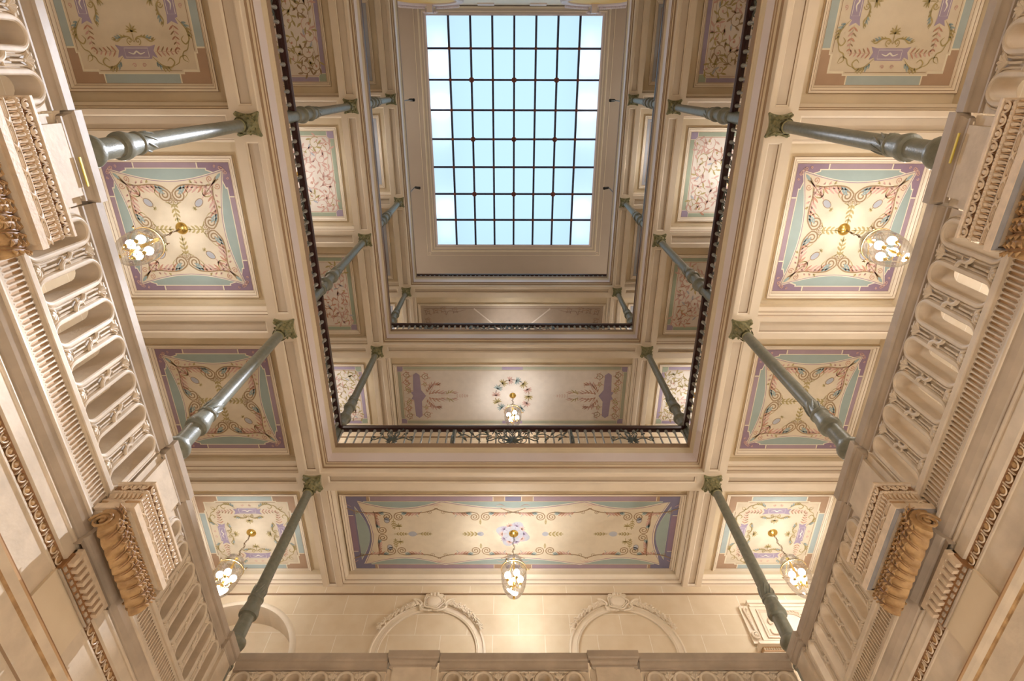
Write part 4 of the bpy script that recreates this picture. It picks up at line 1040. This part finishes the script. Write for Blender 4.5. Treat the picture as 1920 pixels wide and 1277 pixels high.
# ------------------------------------------------------------------ consoles under the pedestals
def console(s, u, lb, gap=False):
    """local: x along the wall, +y into the wall, slab in front"""
    r = empty('stucco_console'); tag(r, lb, 'console', 'leaf consoles on the gallery face')
    hw = .535
    def ring3(mb, prof, cap=False):    # prof (outset from wall, z) swept round three sides
        rows = [[(-hw-(o_-.38), .0, z), (-hw-(o_-.38), -o_, z), (hw+(o_-.38), -o_, z), (hw+(o_-.38), .0, z)] for o_, z in prof]
        for A, B in zip(rows, rows[1:]):
            for i in range(3): mb.add([A[i], A[i+1], B[i+1], B[i]], [(0, 1, 2, 3)])
        if cap: mb.add(rows[0], [(0, 1, 2, 3)])
    mb = MB()
    P1 = [(.36, 4.60), (.375, 4.595), (.375, 4.57), (.36, 4.565), (.345, 4.56)]
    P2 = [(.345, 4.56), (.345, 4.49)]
    P3 = [(.345, 4.49), (.355, 4.487), (.355, 4.475), (.362, 4.472), (.362, 4.455), (.35, 4.45), (.35, 4.43), (.335, 4.40), (.345, 4.36), (.365, 4.345), (.37, 4.335), (.358, 4.33)]
    P4 = [(.358, 4.33), (.358, 4.285)]
    P5 = [(.358, 4.285), (.37, 4.28), (.375, 4.272), (.385, 4.27), (.385, 4.205), (.34, 4.205), (.0, 4.205)]
    mb.use(M['stucco']); ring3(mb, P1, True); ring3(mb, P3); ring3(mb, P5)
    mb.use(M['glaze_and_shade']); ring3(mb, P2); mb.use(M['flute']); ring3(mb, P4)  # brown ground behind the eggs carries their shadows as colour
    mb.build('slab', parent=r)
    mb = MB()
    def run(step, fn):
        n = int((2*hw-.04)/step)
        for i in range(n): fn(Matrix.Translation((-hw+.02+(i+.5)*(2*hw-.04)/n, 0, 0)))
        n = int(.30/step)
        for sg in (-1, 1):
            for i in range(n): fn(Matrix.Translation((sg*(hw-.38), 0, 0)) @ Matrix.Rotation(sg*PI/2, 4, 'Z') @ Matrix.Translation((-sg*(.06+(i+.5)*step), 0, 0)))
    def e1(T):
        mb.use(M['stucco']).ball((0, -.352, 4.527), .026, 8, 6, (.9, .8, 1.15), T)
        mb.use(M['stucco']).tube([(.037*math.cos(a), -.36, 4.537+.040*math.sin(a)) for a in [PI*.9+PI*1.2*i/9 for i in range(10)]], .008, 5, False, T)
        mb.add([(.040, -.365, 4.56), (.052, -.365, 4.56), (.046, -.358, 4.495)], [(0, 1, 2)], T)
    run(.088, e1)
    def bead(T): mb.use(M['stucco']).ball((0, -.364, 4.463), .010, 6, 4, (1.4, 1, 1), T)
    run(.030, bead)
    mb.build('egg_and_dart', parent=r, smooth=True)
    mb = MB()
    def lf(T):
        mb.use(M['stucco']).tube([(0, -.352, 4.448), (-.004, -.356, 4.42), (0, -.346, 4.385), (0, -.36, 4.35)], [.006, .015, .013, .006], 6, False, T)
        mb.use(M['flute']).tube([(.021, -.35, 4.445), (.021, -.349, 4.41), (.021, -.352, 4.36)], [.004, .008, .004], 5, False, T)
    run(.043, lf)
    def reed(T):
        for k_ in range(3): mb.use(M['stucco']).tube([(-.075, -.362, 4.294+.0135*k_), (.055, -.362, 4.294+.0135*k_)], .0058, 6, False, T)
        for sg in (-1, 1):
            for m in (-1, 1): mb.use(M['stucco']).tube([(.066, -.37, 4.307), (.066+m*.035, -.372, 4.307+sg*.022)], [.014, .004], 5, False, T)
    run(.17, reed)
    mb.build('leaf_moulding', parent=r, smooth=True)
    # leaf-wrapped bolster
    mb = MB(); n = 90; rows = []; u_at = u
    BR, BO, BZ = .165, .185, 4.035; HL = .535
    for i in range(n+1):
        u = -HL+2*HL*i/n; t = abs(u)/HL
        row = []
        for j in range(25):
            a = -.5+3.3*j/24
            us = u+.10*(a-1.0)*(1 if u > 0 else -1)*min(1, t*3)*.45
            lobe = .024*abs(math.sin(us*PI/.13))**.7
            q = BR*(1-.10*t**4)-.018+lobe+.004*math.sin(22*a+60*us)+(.012*math.exp(-((t-.95)/.05)**2))
            row.append((u, -BO-q*math.sin(a), BZ+q*math.cos(a)))
        rows.append(row)
    mb.use(M['ochre']).grid(rows)
    for e_ in (0, -1): mb.poly(rows[e_])
    K = 8
    for k_ in range(K+1):
        u0 = -HL+.03+(2*HL-.06)*k_/K
        for sg in (-1, 1):
            q = []
            for j in range(9):
                a = .15+2.3*j/8; rr = BR+.002; q.append((u0-.10*(a-1.0)*(1 if u0 > 0 else -1)*min(1, abs(u0)/HL*3)*.45+sg*.012, -BO-rr*math.sin(a), BZ+rr*math.cos(a)))
            mb.use(M['glaze_and_shade']).tube(q, [.002, .006, .007, .007, .006, .006, .005, .004, .002], 5)
            for j in (1, 2, 3, 4, 5, 6):
                p0 = Vector(q[j]); dx = sg*.045; p1 = p0+Vector((dx, -.004, .030 if j < 4 else .02)); mb.use(M['ochre']).tube([p0, (p0+p1)/2+Vector((0, -.014, 0)), p1], [.005, .014, .003], 5)
    for sg in (-1, 1):
        mb.use(M['ochre']).tube([(sg*(HL+.005), -BO+p[0], BZ+p[1]) for p in spiral(0, 0, .11, 1.8, 0, 1)], .014, 6)
    mb.build('acanthus_bolster', parent=r, smooth=True, angle=60)
    mb = MB(); ring3(mb, [(.345, 4.207), (.345, 4.19), (.32, 4.175), (.28, 4.17)])
    mb.build('lower_fillet', M['stone'], r)
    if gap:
        mb = MB(); ring3(mb, [(.375, 4.206), (.36, 4.185), (.35, 4.178)]); mb.build('shadow_gap_strip', M['shadowfill'], r)  # strip added in place of the shadow gap under the slab
    place(r, s, u_at); return r
for s in 'LR':
    for i, u in enumerate((CY[0], CY[1])):
        console(s, u-.02, 'carved console with egg-and-dart slab and leaf bolster, %s side, %s' % (SN[s], ('nearest the back wall', 'nearest the front wall')[i]), s == 'R')
        mb = MB(); rnd = random.Random(i)
        for k_ in range(26):
            a = rnd.uniform(0, 6.28); p0 = Vector((rnd.uniform(-.10, .10), rnd.uniform(-.02, .02), rnd.uniform(.0, .14)))
            p1 = p0+Vector((.05*math.cos(a), .015*math.sin(a), .04*rnd.random())); mb.tube([p0, (p0+p1)/2, p1], [.003, .011, .002], 4)
        o = mb.build('evergreen_sprig', M['green'], smooth=True)
        tag(o, 'dark evergreen sprig lying behind the %s console, %s end' % (SN[s], ('back', 'front')[i]), 'greenery', 'sprigs on the consoles')
        sg = -1 if s == 'L' else 1
        o.location = (sg*(HX-.10), u+(.1 if i else .02), 4.61); o.rotation_euler = (0, 0, PI/2)

# slotted blocks and dado pilasters below the consoles
for s in (-1, 1):
    for i, c in enumerate((CY[0], CY[1])):
        mb = MB(); hx = HX-.02
        X = lambda a, b: sorted((s*(HX+a), s*(HX+b)))
        a, b = X(.01, .06); mb.use(M['wall_low']).box(a, b, c-.36, c+.36, 3.352, 3.66)
        r = empty('slotted_block', (s*HX, c, 3.66)); tag(r, 'ochre slotted block below the %s console, %s end' % (SIDEW[s], ('back', 'front')[i]), 'moulding block', 'slotted blocks under the consoles')
        o = mb.build('dado_pilaster', parent=r); o.location = (-s*HX, -c, -3.66)
        mb = MB(); 
        a, b = X(-.02, .05); mb.use(M['glaze_and_shade']).box(a, b, c-.36, c+.36, 3.66, 3.88)
        for k_ in range(9):
            y0 = c-.36+k_*.08; a, b = X(-.075, .0); mb.use(M['stucco']).box(a, b, y0+.019, y0+.061, 3.73, 3.84)
            a, b = X(-.035, .0); mb.use(M['stone_grey']).box(a, b, y0+.018, y0+.062, 3.675, 3.70)
        a, b = X(-.02, .0); mb.use(M['stone_grey']).box(a, b, c-.36, c+.36, 3.645, 3.665)
        a, b = X(-.075, .0); mb.use(M['stucco']).box(a, b, c-.36, c+.36, 3.84, 3.885); 
        o = mb.build('slots', parent=r); o.location = (-s*HX, -c, -3.66)
        mb = MB(); pr = [(-.06, 4.13), (-.105, 4.12), (-.105, 4.10), (-.09, 4.09), (-.08, 4.02), (-.055, 3.97), (-.03, 3.95), (-.045, 3.94), (-.05, 3.91), (-.06, 3.885)]
        rows = [[(s*(HX+d), c-.42, z) for d, z in pr], [(s*(HX+d), c+.42, z) for d, z in pr]]
        mb.use(M['stone_grey']).grid(rows)
        for rr in rows: mb.poly([*rr, (s*(HX+.05), rr[0][1], 3.885), (s*(HX+.05), rr[0][1], 4.13)])
        o = mb.build('cavetto_cap', parent=r); o.location = (-s*HX, -c, -3.66)

# lower walls of the entrance floor
mb = MB().use(M['wall_low'])
for s in (-1, 1):
    for a, b in (((.02, 3.36), (.02, 3.345)), ((.04, 3.1), (.04, -1.6))): pass
mb.ring([(.045, 3.645), (.045, 3.36)])
mb.use(M['stone']).ring([(.045, 3.36), (.0, 3.355), (-.02, 3.34)])
mb.use(M['glaze_and_shade']).ring([(-.02, 3.34), (-.02, 3.33)])
mb.use(M['flute']).ring([(-.02, 3.33), (-.018, 3.31)])
mb.use(M['stone']).ring([(-.018, 3.31), (-.005, 3.28), (.012, 3.25)])
mb.use(M['ochre']).ring([(.012, 3.25), (.02, 3.235), (.02, 3.22)])
mb.use(M['stone']).ring([(.02, 3.22), (.025, 3.02)]); mb.use(M['line']).ring([(.025, 3.02), (.045, 3.01)])
mb.use(M['stone']).ring([(.045, 3.01), (.045, 2.86)]); mb.use(M['line']).ring([(.045, 2.86), (.065, 2.85)])
mb.use(M['stone']).ring([(.065, 2.85), (.065, 2.6), (.09, 2.58)]); mb.use(M['wall_low']).ring([(.09, 2.58), (.09, -1.6)])
struct(mb.build('wall_entrance_floor'))

# ------------------------------------------------------------------ reliefs on the front wall
def arch_relief(cx, cz, lb, grp='arch reliefs on the front wall'):
    r = empty('arch_relief', (cx, WY-.004, cz)); tag(r, lb, 'wall relief', grp)
    mb = MB(); arch_strip(mb, 0, 0, [(1.03, 0), (1.035, .03), (1.05, .035), (1.06, .02), (1.075, .03), (1.09, .022), (1.09, .012), (1.18, .012), (1.185, .03), (1.20, .038), (1.215, .03), (1.22, .018), (1.235, .018), (1.24, 0)], 0, 0, PI, 48, 3.0)
    mb.build('arch_moulding', M['plaster_light'], r, smooth=True)
    mb = MB()
    mb.ball((0, -.05, 1.27), .15, 20, 12, (1.15, .35, .95))
    ring_ = [(.23*math.cos(a)*(1+.10*math.cos(5*a)), -.05, 1.26+.18*math.sin(a)*(1+.10*math.cos(5*a))) for a in [2*PI*i/40 for i in range(40)]]
    mb.tube(ring_, .022, 6, True)
    mb.tube([(x*.8, -.065, 1.27+(z-1.27)*.82) for x, _, z in ring_], .012, 6, True)
    mb.box(-.11, .11, -.10, 0, 1.38, 1.47)
    for m in (-1, 0, 1): mb.tube([(m*.07, -.10, 1.38), (m*.07, -.12, 1.43), (m*.075, -.09, 1.465)], .022, 8)
    for m in (-1, 1):
        mb.tube([(m*x, -.06, z) for x, z in cr([(.10, 1.02), (.22, 1.04), (.30, 1.12), (.27, 1.20), (.36, 1.30), (.46, 1.32)], 5)], .026, 6)
        mb.tube([(m*x, -.05, z) for x, z in spiral(.15, 1.41, .055, 1.4, 0, 1)], .02, 6)
        mb.tube([(m*x, -.05, z) for x, z in spiral(.24, 1.06, .06, 1.3, 2, -1)], .018, 6)
        for a in range(5): mb.tube([(m*(.28+.03*a), -.04, 1.16+.04*a), (m*(.36+.035*a), -.07, 1.2+.03*a)], [.022, .006], 6)
        mb.tube([(m*.02, -.05, 1.03), (m*.10, -.07, 1.0), (m*.16, -.05, 1.05)], .018, 6)
    mb.build('cartouche', M['plaster_light'], r, smooth=True)
    for m in (-1, 1):
        mb = MB(); rnd = random.Random(3)
        for i in range(26):
            a = PI/2+m*(.30+.78*i/25); rr = 1.26+.02*math.sin(i*1.7); sz = .055-.0012*i
            c = (-rr*math.cos(a)*-1, -.04-.03*rnd.random(), rr*math.sin(a)+rnd.uniform(-.02, .02))
            mb.ball(c, sz*rnd.uniform(.7, 1.1), 8, 5, (1.1, .7, 1))
            for k_ in range(3):
                b = a+rnd.uniform(-1, 1)+PI/2*m; p = Vector(c); q = p+Vector((.09*math.cos(b), -.03, .09*math.sin(b))); mb.tube([p, (p+q)/2+Vector((0, -.02, 0)), q], [.008, .02, .003], 5)
        mb.build('garland', M['plaster_light'], r, smooth=True)
    return r
arch_relief(-1.80, 8.06, 'blind arch with cartouche and garlands on the lowest front wall, left of centre')
arch_relief(2.43, 8.06, 'blind arch with cartouche and garlands on the lowest front wall, right of centre')
arch_relief(-1.80, 13.15, 'blind arch with garlands seen through the front iron railing, left of centre')
arch_relief(2.30, 13.15, 'blind arch with garlands seen through the front iron railing, right of centre')
# panelled overdoor on the right of the front wall
r = empty('overdoor_panel', (6.2, WY, 8.6)); tag(r, 'cream overdoor with carved wreath panel, side consoles and gilt cornice at the front right', 'overdoor')
mb = MB(); mb.box(-1.05, 1.05, -.06, 0, -.35, .60); mb.box(-.86, .86, -.16, 0, .60, .68); mb.box(-.82, .82, -.12, 0, .54, .60)
mb.box(-.84, .84, -.10, -.05, -.30, .54)
mb.build('panel_body', M['plaster_light'], r)
mb = MB()
T90 = Matrix(((1, 0, 0, 0), (0, 0, 1, -.10), (0, 1, 0, 0), (0, 0, 0, 1)))
mb.rectframe(-.72, .72, -.26, .46, [(0, 0), (.0, -.03), (.03, -.035), (.05, -.01), (.06, -.02), (.07, 0)], T90)
mb.build('panel_frame', M['plaster_light'], r)
mb = MB()
mb.tube([(.26*math.cos(a), -.11, .10+.26*math.sin(a)) for a in [2*PI*i/32 for i in range(32)]], .025, 6, True)
for i in range(26):
    a = 2*PI*i/26; mb.tube([(.26*math.cos(a), -.12, .10+.26*math.sin(a)), (.31*math.cos(a+.2), -.13, .10+.31*math.sin(a+.2)), (.34*math.cos(a+.35), -.11, .10+.34*math.sin(a+.35))], [.01, .018, .004], 5)
for m in (-1, 1):
    mb.tube([(m*x, -.12, z) for x, z in cr([(.36, .1), (.46, .22), (.56, .18), (.55, .08), (.48, .10)], 5)], .016, 6)
    mb.tube([(m*x, -.12, z) for x, z in cr([(.36, -.05), (.46, -.16), (.58, -.15), (.60, -.05)], 5)], .014, 6)
mb.build('wreath_relief', M['stucco'], r, smooth=True)
for m in (-1, 1):
    mb = MB(); mb.tube([(m*.94+m*x, -.09, z) for x, z in cr([(-.04, .48), (.0, .52), (.04, .46), (.02, .3), (.0, .1), (-.02, -.08)], 5)], .022, 6)
    mb.tube([(m*.94+x, -.10, -.18+z) for x, z in spiral(0, 0, .10, 1.6, 1, 1)], .024, 6); mb.ball((m*.94, -.10, -.18), .035)
    for i in range(6): mb.ball((m*.94, -.10, .42-.07*i), .022, 6, 4)
    mb.build('side_console', M['plaster_light'], r, smooth=True)
mb = MB()
for i, (a, b, c_) in enumerate(((-.35, -.40, .10), (-.40, -.46, .22), (-.46, -.50, .26), (-.60, -.66, .14), (-.66, -.72, .10))): mb.use(M['plaster_light']).box(-.90-c_*.5, .90+c_*.5, -c_, 0, b, a)
mb.use(M['flute']).box(-.95, .95, -.16, 0, -.60, -.50)
for i in range(38): mb.use(M['plaster_light']).ball((-.93+.05*i, -.165, -.55), .02, 6, 5, (1, .6, 1.4))
mb.build('cornice', parent=r)
# small relief frames flanking the second-gallery wall
for s in (-1, 1):
    r = empty('relief_panel', (s*6.0, WY, 13.9)); tag(r, 'framed relief panel with rosettes seen through the front iron railing, %s end' % SIDEW[s], 'wall relief', 'relief frames on the front wall')
    mb = MB(); T_ = Matrix(((1, 0, 0, 0), (0, 0, 1, 0), (0, 1, 0, 0), (0, 0, 0, 1)))
    mb.rectframe(-.95, .95, -.6, .6, [(0, 0), (0, -.04), (.05, -.05), (.08, -.02), (.10, -.03), (.12, 0)], T_); mb.build('panel_frame', M['stucco'], r)
    mb = MB()
    for i in range(3):
        for m in (-1, 1): mb.tube([(-.5+.5*i+m*x, -.02, .2+z) for x, z in spiral(.08, 0, .08, 1.4, 3, 1)], .014, 5)
    mb.build('rosettes', M['stucco'], r, smooth=True)

# ------------------------------------------------------------------ arches high on the back wall
for i, cx in enumerate((-3.45, 3.45)):
    r = empty('lunette_relief', (cx, YB+.005, 26.12)); tag(r, 'yellow lunette with white garlanded arch on the back wall, %s end' % ('left', 'right')[i], 'wall relief', 'lunettes on the back wall')
    mb = MB(); mb.poly([(1.25*math.cos(a), .012, 1.25*math.sin(a)) for a in [2*PI*k_/40 for k_ in range(40)]])
    mb.build('lunette_field', mat('lunette_ochre', (.80, .55, .18), .6), r) if i == 0 else mb.build('lunette_field', bpy.data.materials['lunette_ochre'], r)
    mb = MB(); rows = []
    for rr, dy in ((1.22, 0), (1.24, .06), (1.34, .09), (1.42, .05), (1.50, .09), (1.54, 0)): rows.append([(rr*math.cos(2*PI*k_/48), dy, rr*math.sin(2*PI*k_/48)) for k_ in range(48)])
    mb.grid(rows, closed_u=True); mb.build('arch_moulding', M['lilac'], r, smooth=True)
    mb = MB(); rnd = random.Random(5)
    mb.box(-.12, .12, 0, .34, 1.2, 1.62)
    for k_ in range(5): mb.ball((-.2+.1*k_, .3, 1.52+.03*(k_ % 2)), .06, 8, 6)
    for m in (-1, 1):
        mb.tube([(m*x, .30, z) for x, z in spiral(.22, 1.5, .09, 1.4, 0, 1)], .03, 6)
        for k_ in range(14): a = PI/2+m*(.18+.055*k_); mb.ball((1.56*math.cos(a), .12, 1.56*math.sin(a)), .07, 8, 5)
    mb.build('keystone_garland', M['lilac'], r, smooth=True)
mb = MB()
for cx in (-1.1, 1.1): mb.box(cx-.35, cx+.35, YB, YB+.05, 27.2, 27.75)
r = mb.build('trim_back_wall_tablets', M['fascia']); struct(r)

# ------------------------------------------------------------------ spotlights on the top railing
SP = [(-3.98, .75, -1), (-3.98, 4.05, -1), (3.98, .75, 1), (3.98, 4.05, 1)]
pr = None
for x, yv, s in SP:
    lb = 'small black spotlight clamped to the top gallery edge, %s side, %s' % (SIDEW[s], 'back end' if yv < 2 else 'front end')
    if pr is None:
        pr = empty('spotlight', (x, yv, 22.55))
        MB().tube([(0, 0, 0), (0, 0, 1.12)], .018, 8).build('stem', M['black'], pr, smooth=True)
        MB().lathe([(.0, .13), (.05, .12), (.055, 0), (.06, -.12), (.05, -.12), (.0, -.05)], 16, T=Matrix.Translation((.13, 0, 1.10)) @ Matrix.Rotation(-.9, 4, 'Y')).build('lamp_head', M['black'], pr, smooth=True)
        o = pr
    else: o = clone(pr, (x, yv, 22.55), 0 if s < 0 else PI)
    tag(o, lb, 'spotlight', 'spotlights on the top gallery')
for yv in (.75, 4.05):
    spot('spotlight_beam', (3.55, yv, 23.3), (-4.05, .9+(yv-.75)*.75, 4.75), 27000, (.86, .90, 1), 11)
    spot('spotlight_beam', (-3.55, yv, 23.3), (4.05, .9+(yv-.75)*.75, 4.75), 3000, (.86, .90, 1), 11)
